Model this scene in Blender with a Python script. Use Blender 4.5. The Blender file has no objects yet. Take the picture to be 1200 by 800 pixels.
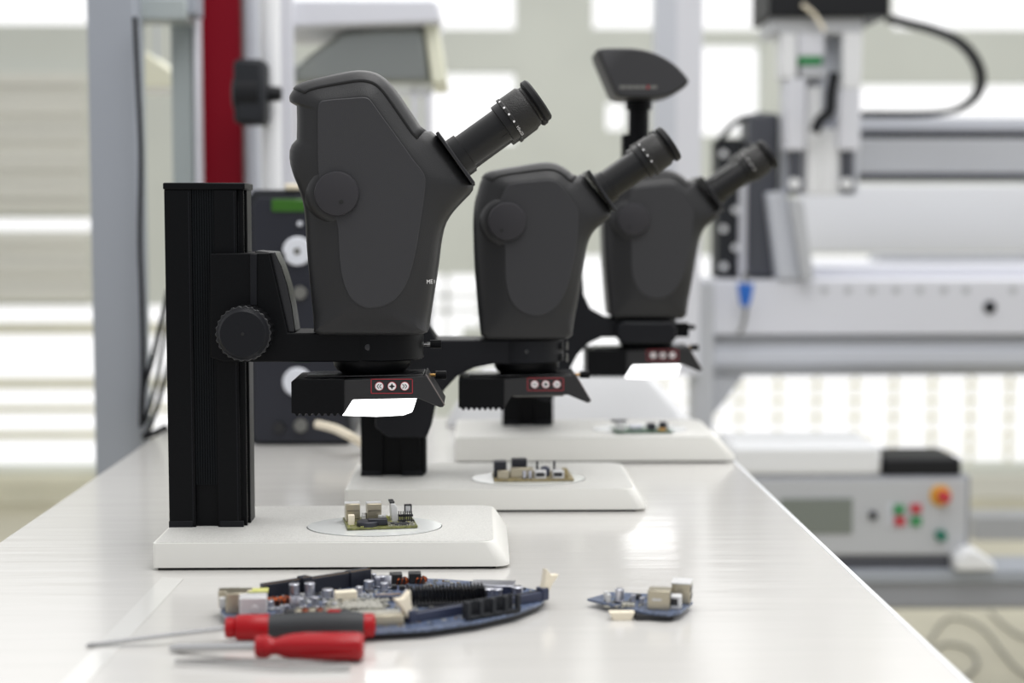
import bpy, bmesh, math, random
from mathutils import Vector, Matrix, Euler
from mathutils.bvhtree import BVHTree
random.seed(7)
C = bpy.context.scene
PI = math.pi
# ---------------------------------------------------------------- camera
F = 1900.0
CZ = 1.048; TZ = 0.75
PITCH = math.atan(145/F); YAW = math.atan(40/F*math.cos(PITCH))
ROT = (Matrix.Rotation(-YAW, 3, 'Z') @ Matrix.Rotation(PI/2-PITCH, 3, 'X'))
CAM = Vector((0, 0, CZ))
def ray(px, py): return ROT @ Vector(((px-600)/F, -(py-400)/F, -1))
def at(px, py, Y):
    d = ray(px, py); return CAM + d*(Y/d.y)
def tb(px, py, z=TZ):
    d = ray(px, py); return CAM + d*((z-CZ)/d.z)
cd = bpy.data.cameras.new('camera'); cam = bpy.data.objects.new('camera', cd); C.collection.objects.link(cam)
cam.location = CAM; cam.rotation_euler = ROT.to_euler()
cd.sensor_width = 36; cd.lens = F/1200*36
cd.dof.use_dof = True; cd.dof.focus_distance = 1.42; cd.dof.aperture_fstop = 3.3
cd.clip_start = 0.05
C.camera = cam
C.view_settings.view_transform = 'Standard'; C.view_settings.look = 'None'
C.view_settings.gamma = 1; C.view_settings.use_curve_mapping = False
C.view_settings.exposure = 0.0
# ---------------------------------------------------------------- materials
def lin(c): 
    c = c/255.0
    return c/12.92 if c <= .04045 else ((c+.055)/1.055)**2.4
def mat(name, rgb, rough=.5, metal=0, bump=0, bscale=300, spec=.5, coat=0, vary=0, vscale=20, emit=0, trans=0, stretch=None):
    m = bpy.data.materials.new(name); m.use_nodes = True
    nt = m.node_tree; b = nt.nodes['Principled BSDF']
    col = tuple(lin(c) for c in rgb)+(1,)
    b.inputs['Base Color'].default_value = col
    b.inputs['Roughness'].default_value = rough
    b.inputs['Metallic'].default_value = metal
    b.inputs['Specular IOR Level'].default_value = spec
    b.inputs['Coat Weight'].default_value = coat
    b.inputs['Coat Roughness'].default_value = .08
    b.inputs['Transmission Weight'].default_value = trans
    if emit:
        b.inputs['Emission Color'].default_value = col; b.inputs['Emission Strength'].default_value = emit
    tc = nt.nodes.new('ShaderNodeTexCoord'); mp = nt.nodes.new('ShaderNodeMapping')
    nt.links.new(tc.outputs['Object'], mp.inputs['Vector'])
    if stretch: mp.inputs['Scale'].default_value = stretch
    n = nt.nodes.new('ShaderNodeTexNoise'); nt.links.new(mp.outputs['Vector'], n.inputs['Vector'])
    if bump:
        n.inputs['Scale'].default_value = bscale; n.inputs['Detail'].default_value = 3
        bp = nt.nodes.new('ShaderNodeBump'); bp.inputs['Strength'].default_value = bump; bp.inputs['Distance'].default_value = .001
        nt.links.new(n.outputs['Fac'], bp.inputs['Height']); nt.links.new(bp.outputs['Normal'], b.inputs['Normal'])
    if vary:
        n2 = nt.nodes.new('ShaderNodeTexNoise'); n2.inputs['Scale'].default_value = vscale; n2.inputs['Detail'].default_value = 4
        nt.links.new(mp.outputs['Vector'], n2.inputs['Vector'])
        r = nt.nodes.new('ShaderNodeValToRGB')
        r.color_ramp.elements[0].position = .35; r.color_ramp.elements[1].position = .65
        r.color_ramp.elements[0].color = tuple(c*(1-vary) for c in col[:3])+(1,)
        r.color_ramp.elements[1].color = tuple(min(1, c*(1+vary)) for c in col[:3])+(1,)
        nt.links.new(n2.outputs['Fac'], r.inputs['Fac']); nt.links.new(r.outputs['Color'], b.inputs['Base Color'])
    return m
M = dict(
 plastic=mat('dark plastic', (41,41,42), .38, spec=.34, bump=.25, bscale=1400),
 panel=mat('soft dark panel', (56,56,58), .5, spec=.3, bump=.2, bscale=1600),
 knob=mat('knob plastic', (53,52,55), .5, spec=.25),
 anod=mat('black anodised aluminium', (10,11,13), .40, spec=.13, bump=.15, bscale=1200),
 anod2=mat('black anodised aluminium blueish', (22,23,27), .42, spec=.2, bump=.15, bscale=1200),
 gloss=mat('black painted metal', (26,26,28), .25, spec=.6),
 ribbed=mat('ribbed black insert', (9,13,16), .5, spec=.15),
 rubber=mat('black rubber', (18,18,20), .5, spec=.3),
 eyep=mat('satin black', (20,20,21), .34, spec=.35),
 grip=mat('grip ring grey black', (34,33,32), .42, spec=.35, bump=.6, bscale=900, stretch=(1,1,1)),
 edge=mat('worn bare metal edge', (120,112,110), .3, metal=1),
 basewhite=mat('cream white powder coat', (226,225,219), .45, bump=.1, bscale=900),
 basetop=mat('speckled white powder coat', (214,213,208), .42, bump=.9, bscale=1500, vary=.10, vscale=900),
 stage=mat('stage glass white', (232,234,232), .18, coat=.4),
 dark=mat('dark gap', (14,14,14), .6),
 table=mat('glossy white laminate', (202,200,196), .17, spec=.6, bump=.5, bscale=16, stretch=(.3,2.6,1)),
 tableedge=mat('white edge band', (236,238,240), .3),
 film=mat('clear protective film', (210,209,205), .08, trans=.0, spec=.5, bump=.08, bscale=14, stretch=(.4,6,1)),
 white=mat('white plastic', (235,236,238), .4),
 icon=mat('white key', (238,236,236), .4),
 red=mat('red print', (170,40,52), .5),
 diffuser=mat('lit diffuser', (255,255,255), .5, emit=3.0),
 steel=mat('brushed steel', (190,190,190), .25, metal=1),
 can=mat('aluminium can', (205,206,214), .32, metal=1),
 tin=mat('tinned shield', (184,176,156), .3, metal=.8, bump=.3, bscale=300),
 silverbox=mat('bright plated shield', (212,212,212), .4, metal=.3),
 pcbblue=mat('blue circuit board', (80,92,116), .35, coat=.25, vary=.5, vscale=350),
 pcbolive=mat('olive circuit board', (110,112,62), .4, coat=.2, vary=.35, vscale=400),
 pcbtan=mat('tan circuit board', (148,134,96), .45, coat=.1, vary=.3, vscale=400),
 pcbgreen=mat('green circuit board', (60,92,70), .4, coat=.2, vary=.35, vscale=400),
 slotblack=mat('slot black plastic', (30,32,42), .4),
 slotblue=mat('slot dark blue plastic', (50,56,78), .35),
 chip=mat('black chip', (34,34,36), .4),
 gold=mat('gold contact', (190,150,90), .3, metal=1),
 copper=mat('copper winding', (150,78,48), .35, metal=1),
 ivory=mat('ivory plastic', (232,222,200), .5),
 smd=mat('small grey parts', (170,168,158), .35, metal=.4, vary=.45, vscale=500),
 lemon=mat('pale yellow component', (196,196,120), .5),
 sdred=mat('red handle plastic', (160,4,16), .3, spec=.3),
 sdredclear=mat('glossy red handle', (158,0,14), .15, spec=.4),
 sdgrey=mat('charcoal grip', (52,54,56), .5, spec=.3),
 orange=mat('orange badge', (180,110,50), .5),
 postgrey=mat('grey powder coated steel', (160,165,174), .45),
 postgreen=mat('grey green profile', (172,180,180), .4),
 panelred=mat('red powder coated panel', (132,0,26), .5, spec=.2),
 alu=mat('aluminium profile', (205,208,216), .4, metal=.15),
 alulight=mat('light machine paint', (222,223,230), .4),
 alumid=mat('mid grey machine paint', (188,190,194), .4),
 darkgrey=mat('dark grey machine cover', (72,74,82), .45),
 greybeam=mat('grey beam', (150,152,158), .45),
 wall=mat('warm white wall', (214,217,209), .7, vary=.03, vscale=3),
 blind=mat('beige blind fabric', (232,229,208), .7, vary=.04, vscale=5),
 blind2=mat('grey beige panel', (226,225,216), .7, vary=.06, vscale=4, stretch=(.2,1,6)),
 frame=mat('window frame paint', (214,216,212), .5),
 floor=mat('beige floor', (180,175,154), .45, vary=.05, vscale=4),
 lcd=mat('green lcd', (40,84,14), .3, emit=.35),
 lcdgrey=mat('grey display', (122,128,122), .3),
 unit=mat('dark instrument case', (40,42,46), .5, spec=.25),
 dial=mat('white dial', (225,228,235), .3),
 hood=mat('grey reflector', (158,162,158), .28, metal=.85),
 cream=mat('cream end cap', (236,236,214), .45),
 blue=mat('blue tag', (28,100,190), .45),
 green=mat('green key', (46,140,80), .4),
 teal=mat('teal key', (20,110,90), .4),
 redkey=mat('red key', (190,50,62), .4),
 yellow=mat('yellow ring', (216,160,50), .45),
 cable=mat('black cable', (26,27,30), .5, spec=.25),
 wire=mat('grey cable', (110,110,106), .5),
)
# ---------------------------------------------------------------- helpers
def link(o, parent=None):
    C.collection.objects.link(o)
    if parent is not None: o.parent = parent
    return o
def tag(o, label=None, cat=None, group=None, kind=None):
    if label: o['label'] = label
    if cat: o['category'] = cat
    if group: o['group'] = group
    if kind: o['kind'] = kind
    return o
def empty(name, loc, rz=0, label=None, cat=None, group=None, rot=None):
    o = bpy.data.objects.new(name, None); link(o); o.location = loc
    o.rotation_euler = rot if rot else (0, 0, rz); o.empty_display_size = .05
    return tag(o, label, cat, group)
def smoothpts(pts, n=6):
    out = []; P = [Vector(p) for p in pts]
    for i in range(len(P)-1):
        p0 = P[max(i-1, 0)]; p1 = P[i]; p2 = P[i+1]; p3 = P[min(i+2, len(P)-1)]
        for k in range(n):
            t = k/n
            out.append(.5*((2*p1)+(p2-p0)*t+(2*p0-5*p1+4*p2-p3)*t*t+(-p0+3*p1-3*p2+p3)*t*t*t))
    out.append(P[-1]); return out
class MB:
    def __init__(s): s.bm = bmesh.new()
    def box(s, x0, x1, y0, y1, z0, z1, mt=None):
        vs = [Vector((x, y, z)) for x in (x0, x1) for y in (y0, y1) for z in (z0, z1)]
        if mt is not None: vs = [mt @ v for v in vs]
        v = [s.bm.verts.new(p) for p in vs]
        for f in ((0,1,3,2),(4,6,7,5),(0,4,5,1),(2,3,7,6),(0,2,6,4),(1,5,7,3)): s.bm.faces.new([v[i] for i in f])
        return s
    def prism(s, poly, y0, y1, mt=None):
        a = [Vector((x, y0, z)) for x, z in poly]; b = [Vector((x, y1, z)) for x, z in poly]
        if mt is not None: a = [mt @ v for v in a]; b = [mt @ v for v in b]
        a = [s.bm.verts.new(p) for p in a]; b = [s.bm.verts.new(p) for p in b]; n = len(poly)
        s.bm.faces.new(a); s.bm.faces.new(b[::-1])
        for i in range(n): s.bm.faces.new([a[i], b[i], b[(i+1) % n], a[(i+1) % n]])
        return s
    def plate(s, poly, z0, z1):     # poly in xy
        a = [s.bm.verts.new((x, y, z0)) for x, y in poly]; b = [s.bm.verts.new((x, y, z1)) for x, y in poly]; n = len(poly)
        s.bm.faces.new(a[::-1]); s.bm.faces.new(b)
        for i in range(n): s.bm.faces.new([a[i], a[(i+1) % n], b[(i+1) % n], b[i]])
        return s
    def lathe(s, o, d, prof, seg=32):
        o = Vector(o); d = Vector(d).normalized()
        q = d.to_track_quat('Z', 'Y'); u = q @ Vector((1, 0, 0)); w = q @ Vector((0, 1, 0))
        rings = []
        for t, r in prof:
            rings.append([s.bm.verts.new(o+d*t+(u*math.cos(2*PI*k/seg)+w*math.sin(2*PI*k/seg))*max(r, 1e-5)) for k in range(seg)])
        for a, b in zip(rings, rings[1:]):
            for k in range(seg): s.bm.faces.new([a[k], a[(k+1) % seg], b[(k+1) % seg], b[k]])
        s.bm.faces.new(rings[0][::-1]); s.bm.faces.new(rings[-1]); return s
    def cyl(s, p0, p1, r, r2=None, seg=24):
        p0 = Vector(p0); p1 = Vector(p1); return s.lathe(p0, p1-p0, [(0, r), ((p1-p0).length, r if r2 is None else r2)], seg)
    def tube(s, pts, r, seg=10, n=6, smooth=True):
        P = smoothpts(pts, n) if smooth else [Vector(p) for p in pts]
        rings = []; up = Vector((0.13, 0.2, 1)).normalized()
        for i, p in enumerate(P):
            d = (P[min(i+1, len(P)-1)]-P[max(i-1, 0)]).normalized()
            u = d.cross(up)
            if u.length < .1: u = d.cross(Vector((1, 0, 0)))
            u.normalize(); w = d.cross(u)
            rings.append([s.bm.verts.new(p+(u*math.cos(2*PI*k/seg)+w*math.sin(2*PI*k/seg))*r) for k in range(seg)])
        for a, b in zip(rings, rings[1:]):
            for k in range(seg): s.bm.faces.new([a[k], a[(k+1) % seg], b[(k+1) % seg], b[k]])
        s.bm.faces.new(rings[0][::-1]); s.bm.faces.new(rings[-1]); return s
    def build(s, name, m, parent=None, bevel=0, seg=2, loc=None, angle=35, kind=None, recalc=True):
        if recalc: bmesh.ops.recalc_face_normals(s.bm, faces=s.bm.faces)
        me = bpy.data.meshes.new(name); s.bm.to_mesh(me); s.bm.free()
        me.materials.append(m)
        me.polygons.foreach_set('use_smooth', [True]*len(me.polygons)); me.set_sharp_from_angle(angle=math.radians(angle))
        o = bpy.data.objects.new(name, me); link(o, parent)
        if loc is not None: o.location = loc
        if bevel:
            b = o.modifiers.new('bevel', 'BEVEL'); b.width = bevel; b.segments = seg; b.limit_method = 'ANGLE'; b.angle_limit = math.radians(30)
        if kind: o['kind'] = kind
        return o
def chaikin(L, it=1):
    for _ in range(it):
        out = []
        n = len(L)
        for i in range(n):
            a = Vector(L[i]); b = Vector(L[(i+1) % n]); out += [a*.75+b*.25, a*.25+b*.75]
        L = out
    return L
def text_bm(s, size):
    cu = bpy.data.curves.new('lettering', 'FONT'); cu.body = s; cu.size = size; cu.extrude = 0
    o = bpy.data.objects.new('lettering', cu); link(o)
    dg = bpy.context.evaluated_depsgraph_get(); me = bpy.data.meshes.new_from_object(o.evaluated_get(dg))
    bpy.data.objects.remove(o); return me
# ================================================================ MICROSCOPES
K1 = 1.45/F            # metres per pixel at the first microscope
def head(root, L, yc_px, O, Pn, W, knob, knob_r, screw, cover_rng, sharp_bottom):
    """body loft. L(px,py,dy)-> local x,z"""
    n = len(O)
    O2 = [Vector(L(p[0], p[1], 0)) for p in O]; P2 = [Vector(L(p[0], p[1], -W)) for p in Pn]
    ex = [1.9 if i in sharp_bottom else 1.0 for i in range(n)]
    O3 = chaikin(O2); P3 = chaikin(P2); e3 = []
    for i in range(n): e3 += [ex[i]*.75+ex[(i+1) % n]*.25, ex[i]*.25+ex[(i+1) % n]*.75]
    lay = [(0, 0), (.40, 0), (.58, .012), (.70, .05), (.775, .12), (.825, .22), (.87, .35), (.885, .42), (.955, .74), (.985, .90), (1, 1)]
    full = [(-a, m) for a, m in lay[::-1]] + lay[1:]
    grid = []
    bm = bmesh.new()
    for a, m in full:
        grid.append([Vector((O3[i].x*(1-m**e3[i])+P3[i].x*m**e3[i], a*W, O3[i].y*(1-m**e3[i])+P3[i].y*m**e3[i])) for i in range(2*n)])
    V = [[bm.verts.new(p) for p in r] for r in grid]
    for a, b in zip(V, V[1:]):
        for i in range(2*n): bm.faces.new([a[i], b[i], b[(i+1) % (2*n)], a[(i+1) % (2*n)]])
    bm.faces.new(V[0]); bm.faces.new(V[-1][::-1])
    bmesh.ops.recalc_face_normals(bm, faces=bm.faces)
    bvh = BVHTree.FromBMesh(bm)
    mb = MB(); mb.bm.free(); mb.bm = bm
    body = mb.build('microscope_body', M['plastic'], root, angle=28)
    # side panels
    pan = MB()
    off = .0006
    vs = [pan.bm.verts.new((p.x, -W-off, p.y)) for p in P3]
    ctr = sum((p for p in P3), Vector((0, 0)))/len(P3)
    vi = [pan.bm.verts.new((ctr.x+(p.x-ctr.x)*.99, -W-off*2, ctr.y+(p.y-ctr.y)*.99)) for p in P3]
    vo = [pan.bm.verts.new((p.x, -W+.002, p.y)) for p in P3]
    for i in range(2*n):
        j = (i+1) % (2*n); pan.bm.faces.new([vs[i], vs[j], vi[j], vi[i]]); pan.bm.faces.new([vo[i], vo[j], vs[j], vs[i]])
    pan.bm.faces.new(vi)
    pan.build('side_panel', M['panel'], body, angle=8)
    # top cover
    cv = MB(); a0, b0 = cover_rng[0]*2, cover_rng[1]*2
    ks = [k for k, (a, m) in enumerate(full) if m <= .43]
    vv = {}
    for k in ks:
        for i in range(a0, b0+1): vv[k, i] = cv.bm.verts.new(grid[k][i])
    for k in ks[:-1]:
        for i in range(a0, b0): cv.bm.faces.new([vv[k, i], vv[k+1, i], vv[k+1, i+1], vv[k, i+1]])
    bmesh.ops.recalc_face_normals(cv.bm, faces=cv.bm.faces)
    up = sum(f.normal.z for f in cv.bm.faces)
    if up < 0: bmesh.ops.reverse_faces(cv.bm, faces=cv.bm.faces)
    c = cv.build('top_cover', M['plastic'], body, angle=40, recalc=False)
    sd = c.modifiers.new('thick', 'SOLIDIFY'); sd.thickness = .0010; sd.offset = 1
    # dark seam line along front edge of cover
    seam = [Vector(grid[ks[0]][i])+Vector((0, -.0004, 0)) for i in range(a0, b0+1)]
    endp = [Vector(grid[k][b0])*1.0 for k in ks]
    MB().tube(seam, .0005, 6, smooth=False).build('cover_seam', M['dark'], body)
    # zoom knobs (both sides)
    kx, kz = L(knob[0], knob[1], -W-.004); r = knob_r
    b = MB(); b.lathe((kx, -W+.012, kz), (0, -1, 0), [(0, r*1.55), (.006, r*1.42), (.0105, r*1.3), (.0125, r*1.16), (.013, r*1.06)], 56)
    b.build('knob_boss', M['plastic'], body)
    for sgn in (-1, 1):
        q = MB(); q.lathe((kx, sgn*(W-.002), kz), (0, sgn, 0), [(0, r), (.0065, r), (.0078, r-.0008), (.0082, r-.002)], 56)
        kn = q.build('zoom_knob', M['knob'], body)
        if sgn < 0:
            sx, sz = L(screw[0], screw[1], -W-.008)
            MB().lathe((sx, -W-.0057, sz), (0, -1, 0), [(0, .0019), (.0008, .0019), (.0009, .0012)], 16).build('screw', M['dark'], kn)
    return body, bvh
def frame_for(dirxz):
    d = Vector((dirxz[0], 0, dirxz[1])).normalized()
    y = Vector((0, 1, 0)); z = d; x = y.cross(z)
    return Matrix((x, y, z)).transposed()
def eyepiece(root, end, dirxz, s, y, detail=True, text=True):
    """end = local (x,z) of eyecup end, s = metres per reference pixel"""
    d = Vector((dirxz[0], 0, dirxz[1])).normalized(); E = Vector((end[0], y, end[1]))
    def la(prof, name, m, par, seg=48): return MB().lathe(E, -d, [(t*s, r*s) for t, r in prof], seg).build(name, m, par)
    tube = la([(50, 20.6), (104, 20.8), (104.5, 23.4), (120, 23.6)], 'eyepiece', M['eyep'], root)
    la([(-1, 19), (-1, 25), (1, 27), (6.5, 27.3), (8.5, 25), (9, 22)], 'eyecup', M['rubber'], tube)
    la([(8.5, 21.5), (12, 22), (13, 24.2), (16, 26), (37, 26.4), (38, 27.2), (41.5, 27.3), (42, 24.2), (51, 24), (51.5, 21)], 'diopter_ring', M['grip'], tube)
    la([(41.6, 24.4), (50.8, 24.3)], 'clamp_ring', M['eyep'], tube)
    MB().lathe(E+d*.0001, -d, [(1*s, 15*s), (3*s, 14*s)], 32).build('lens', M['dark'], tube)
    if not detail: return tube
    fd = Vector((d.z, 0, -d.x))   # down the end face
    out = Vector((0, -1, 0))
    for sv in (-23, -14, -4.5, 5.5):
        th = math.asin(sv/27.6); rad = 27.2*s
        nrm = fd*math.sin(th)+out*math.cos(th)
        MB().lathe(E-d*39.5*s+nrm*(rad-.0002), nrm, [(0, 1.3*s), (.0005, 1.3*s)], 12).build('index_dot', M['icon'], tube)
    # two cut marks in tube
    for k in (0, 1):
        th = math.asin((8+8*k)/27.); nrm = fd*math.sin(th)+out*math.cos(th)
        p = E-d*57*s+nrm*20.7*s
        t2 = nrm.cross(d)
        mt = Matrix.Translation(p) @ Matrix((d, t2, nrm)).transposed().to_4x4()
        MB().box(-4.5*s, 4.5*s, -.7*s, .7*s, -.0003, .0002, mt).build('locking_slot', M['dark'], tube)
    if text:
        me = text_bm('10x/23', 6.0*s)
        w = max(v.co.x for v in me.vertices)
        for v in me.vertices:
            sv = (v.co.x/w)*.60+.42; rad = 27.5*s
            nrm = fd*math.sin(sv)+out*math.cos(sv)
            v.co = E-d*(41.2*s-v.co.y*.75)+nrm*rad
        me.materials.append(M['icon']); o = bpy.data.objects.new('lettering', me); link(o, tube)
    return tube
def mount(root, mid, dirxz, s, halflen, W):
    d = Vector((dirxz[0], 0, dirxz[1])).normalized(); fd = Vector((d.z, 0, -d.x)); y = Vector((0, 1, 0))
    mt = Matrix.Translation(Vector((mid[0], 0, mid[1]))) @ Matrix((fd, y, d)).transposed().to_4x4()
    MB().box(-halflen*s, halflen*s, -W*.92, W*.92, -2.0*s, 2.2*s, mt).build('eyepiece_mount', M['gloss'], root, bevel=.0007, seg=2)
def illum(root, ax, az, s, lit=True, diff=True, W=.043):
    """LED illuminator below the objective; (ax,az) = local place of label's top left corner, s = m per px"""
    g = lambda x, y: (ax+(x-434)*s, az-(y-443)*s)
    poly = [g(*p) for p in [(401,445.5),(497,441),(499,438),(521,474),(520,477.5),(516,478),(490,467),(413,468.5),(402,486)]]
    h = MB().prism(poly, -W, W*.45).build('ring_light', M['plastic'], root, bevel=.0008)
    tp = [g(*p) for p in [(354,444),(356,442.6),(496,440),(497,441.6)]]
    MB().prism(tp, -W+.012, W*.45).build('light_top_plate', M['gloss'], h, bevel=.0004)
    teeth = [(341,447),(345,444),(403,444),(403,484.5)]
    x = 403
    for k in range(8):
        teeth += [(x-1.2, 484.5), (x-2.2, 487.5), (x-5, 487.5), (x-6.2, 484.5)]; x -= 7.4
    teeth += [(341,484)]
    MB().prism([g(*p) for p in teeth], -W-.002, W*.45+.002).build('heat_sink', M['anod'], h, bevel=.0005)
    if diff:
        dp = [g(*p) for p in [(414,467),(489,465),(483,484),(472,488),(440,489.5),(398,488)]]
        MB().prism(dp, -W+.004, W*.42).build('light_diffuser', M['diffuser'] if lit else M['white'], h, bevel=.001)
    else:
        dp = [g(*p) for p in [(414,466),(486,465),(484,469.5),(416,470.5)]]
        MB().prism(dp, -W+.004, W*.42).build('light_diffuser', M['wire'], h, bevel=.0005)
    y0 = -W-.0003
    # red outline
    fr = MB()
    x0, x1, ya, yb = 434.5, 484, 443.8, 461.3
    for (a, b, c_, d_) in ((x0, x1, ya, ya+.8), (x0, x1, yb-.8, yb), (x0, x0+.9, ya, yb), (x1-.9, x1, ya, yb)):
        p = g(a, c_); q = g(b, d_); fr.box(p[0], q[0], y0, y0+.0006, q[1], p[1])
    fr.build('panel_outline', M['red'], h)
    for k, cx in enumerate((444.5, 459.5, 474.5)):
        px, pz = g(cx, 452.5)
        MB().lathe((px, y0+.0004, pz), (0, -1, 0), [(0, 5.4*s), (.0007, 5.4*s)], 28).build('key_rim', M['red'], h)
        bt = MB().lathe((px, y0+.0002, pz), (0, -1, 0), [(0, 4.7*s), (.0012, 4.7*s), (.0014, 4.4*s)], 28).build('push_button', M['icon'], h)
        ic = MB(); yy = y0-.0014
        if k == 1:
            st = []
            for j in range(8):
                rr = (3.7 if j % 2 == 0 else 1.7)*s; st.append((px+rr*math.sin(j*PI/4), pz+rr*math.cos(j*PI/4)))
            ic.prism(st, yy, yy+.0006)
        else:
            sg = -1 if k == 0 else 1
            for o_ in (-1.7, 1.2):
                for u in (-1, 1):
                    a = Vector((px+sg*(o_+1.4)*s, pz)); b = Vector((px+sg*(o_-.9)*s, pz+u*2.6*s))
                    t = (b-a).normalized(); nn = Vector((-t.y, t.x))*.38*s
                    ic.prism([tuple(a+nn), tuple(b+nn), tuple(b-nn), tuple(a-nn)], yy, yy+.0006)
        ic.build('key_symbol', M['dark'], bt)
    # bare metal edge of the flap
    p1 = g(499.5,439); p2 = g(521,475.5)
    MB().tube([(p1[0], -W+.001, p1[1]), (p2[0], -W+.001, p2[1])], .0009, 8, smooth=False).build('flap_edge', M['edge'], h)
    # thumb screw
    a = g(497, 445); 
    MB().cyl((a[0], 0, a[1]), (a[0]+14*s, 0, a[1]), 2*s).build('screw_shaft', M['gold'], h)
    MB().lathe((a[0]+12.5*s, 0, a[1]), (1, 0, 0), [(0, 5*s), (13*s, 5.2*s)], 20).build('thumb_screw', M['anod'], h)
    return h
def base(root, x0, x1, y0, y1, hgt, taper, disc, dr, rw=.004):
    """local coordinates; y0 front"""
    bm = bmesh.new()
    r = .012
    def outline(xa, xb, ya, yb):
        pts = []
        for cx, cy, a0, rr in ((xb-r, ya+r, -PI/2, r), (xb-r, yb-r, 0, r)):
            for k in range(7): pts.append((cx+rr*math.cos(a0+k*PI/12), cy+rr*math.sin(a0+k*PI/12)))
        for cx, cy, a0 in ((xa+.003, yb-.003, PI/2), (xa+.003, ya+.003, PI)):
            for k in range(4): pts.append((cx+.003*math.cos(a0+k*PI/6), cy+.003*math.sin(a0+k*PI/6)))
        return pts
    mb = MB()
    zs = [(0.0025, 0), (hgt*.25, 0), (hgt*.93, taper*.85), (hgt*.985, taper*.97), (hgt, taper*1.08)]
    rings = []
    for z, t in zs:
        e = .0012 if z == hgt else 0
        rings.append([mb.bm.verts.new((x, y, z)) for x, y in outline(x0+e, x1-t, y0+e+t*.1, y1-e)])
    n = len(rings[0])
    for a, b in zip(rings, rings[1:]):
        for i in range(n): mb.bm.faces.new([a[i], a[(i+1) % n], b[(i+1) % n], b[i]])
    mb.bm.faces.new(rings[0][::-1]); mb.bm.faces.new(rings[-1])
    b = mb.build('stand_base', M['basewhite'], root, angle=40)
    MB().plate(outline(x0+.002, x1-taper*1.12, y0+.0022, y1-.002), hgt-.0005, hgt+.0004).build('base_top', M['basetop'], b)
    MB().box(x0+.004, x1-.012, y0+.004, y1-.004, 0, .003).build('rubber_foot', M['dark'], b)
    el = lambda q_: [(disc[0]+q_*math.cos(k*PI/48), disc[1]+q_*.78*math.sin(k*PI/48)) for k in range(96)]
    MB().plate(el(dr+.0007), hgt-.001, hgt+.0005).build('stage_gap', M['dark'], b)
    MB().plate(el(dr), hgt-.001, hgt+.0010).build('stage_plate', M['stage'], b)
    return b
def column(root, x0, x1, y0, y1, z0, z1, detail=True):
    w = x1-x0; d = y1-y0
    # extruded profile with grooves, xy polygon from front left, counterclockwise
    g0, g1 = x0+w*.34, x0+w*.62; gd = d*.10
    poly = [(x0, y0), (g0, y0), (g0, y0+gd), (g1, y0+gd), (g1, y0), (x1-w*.09, y0), (x1-w*.09, y0+d*.12), (x1-w*.02, y0+d*.12),
            (x1-w*.02, y0+d*.2), (x1-w*.09, y0+d*.2), (x1-w*.09, y0+d*.36), (x1, y0+d*.36), (x1, y1-d*.1), (x1-w*.03, y1), (x0+w*.03, y1), (x0, y1-d*.1)]
    c = MB().plate(poly, z0, z1-.006).build('column', M['anod'], root, bevel=.0006)
    MB().box(x0-.0008, x1+.001, y0-.0012, y1+.001, z1-.006, z1).build('end_cap', M['anod'], c, bevel=.0012)
    if detail:
        rb = MB(); nr = 9
        for k in range(nr):
            xa = g0+(g1-g0)*(k+.15)/nr; xb = g0+(g1-g0)*(k+.85)/nr; rb.box(xa, xb, y0+gd*.35, y0+gd+.001, z0+.038, z1-.006)
        rb.box(g0, g1, y0+gd*.6, y0+gd+.001, z0+.038, z1-.006)
        rb.build('ribbed_insert', M['ribbed'], c)
        te = MB(); k = 0; z = z0+.006
        while z < z1-.01:
            te.box(x1-w*.085, x1-w*.03, y0+d*.22, y0+d*.34, z, z+.0011); z += .0022
        te.build('gear_rack', M['edge'], c)
        ln = MB().box(x0+w*.30, x0+w*.312, y0-.0004, y0+.0005, z0+.004, z1-.008).box(x1-w*.13, x1-w*.118, y0-.0004, y0+.0005, z0+.004, z1-.008)
        ln.build('groove_line', M['anod2'], c)
    for fx in (x0, g1+.002):
        MB().box(fx-.0003, fx+w*.3, y0-.0008, y0+.001, z0, z0+.006).build('foot_clamp', M['anod2'], c, bevel=.0004)
    return c
def focus_knob(root, x, z, y0, y1, r, n=26):
    mb = MB(); pts = []
    for k in range(n*4):
        a = 2*PI*k/(n*4); rr = r*(1.0 if k % 4 in (0, 1) else .955); pts.append((x+rr*math.cos(a), z+rr*math.sin(a)))
    mb.prism(pts, y0+.004, y1)
    k_ = mb.build('focus_knob', M['gloss'], root, bevel=.0005)
    MB().lathe((x, y0+.0045, z), (0, -1, 0), [(0, r*.93), (.0035, r*.84), (.0045, r*.80)], 56).build('knob_face', M['anod2'], k_)
    MB().lathe((x, y0+.0001, z), (0, -1, 0), [(0, .0016), (.0004, .0014)], 14).build('screw', M['dark'], k_)
    return k_
def mkL(root, Yc):
    def L(px, py, dy=0):
        p = at(px, py, Yc+dy)-root.location; return (p.x, p.z)
    return L
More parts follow.
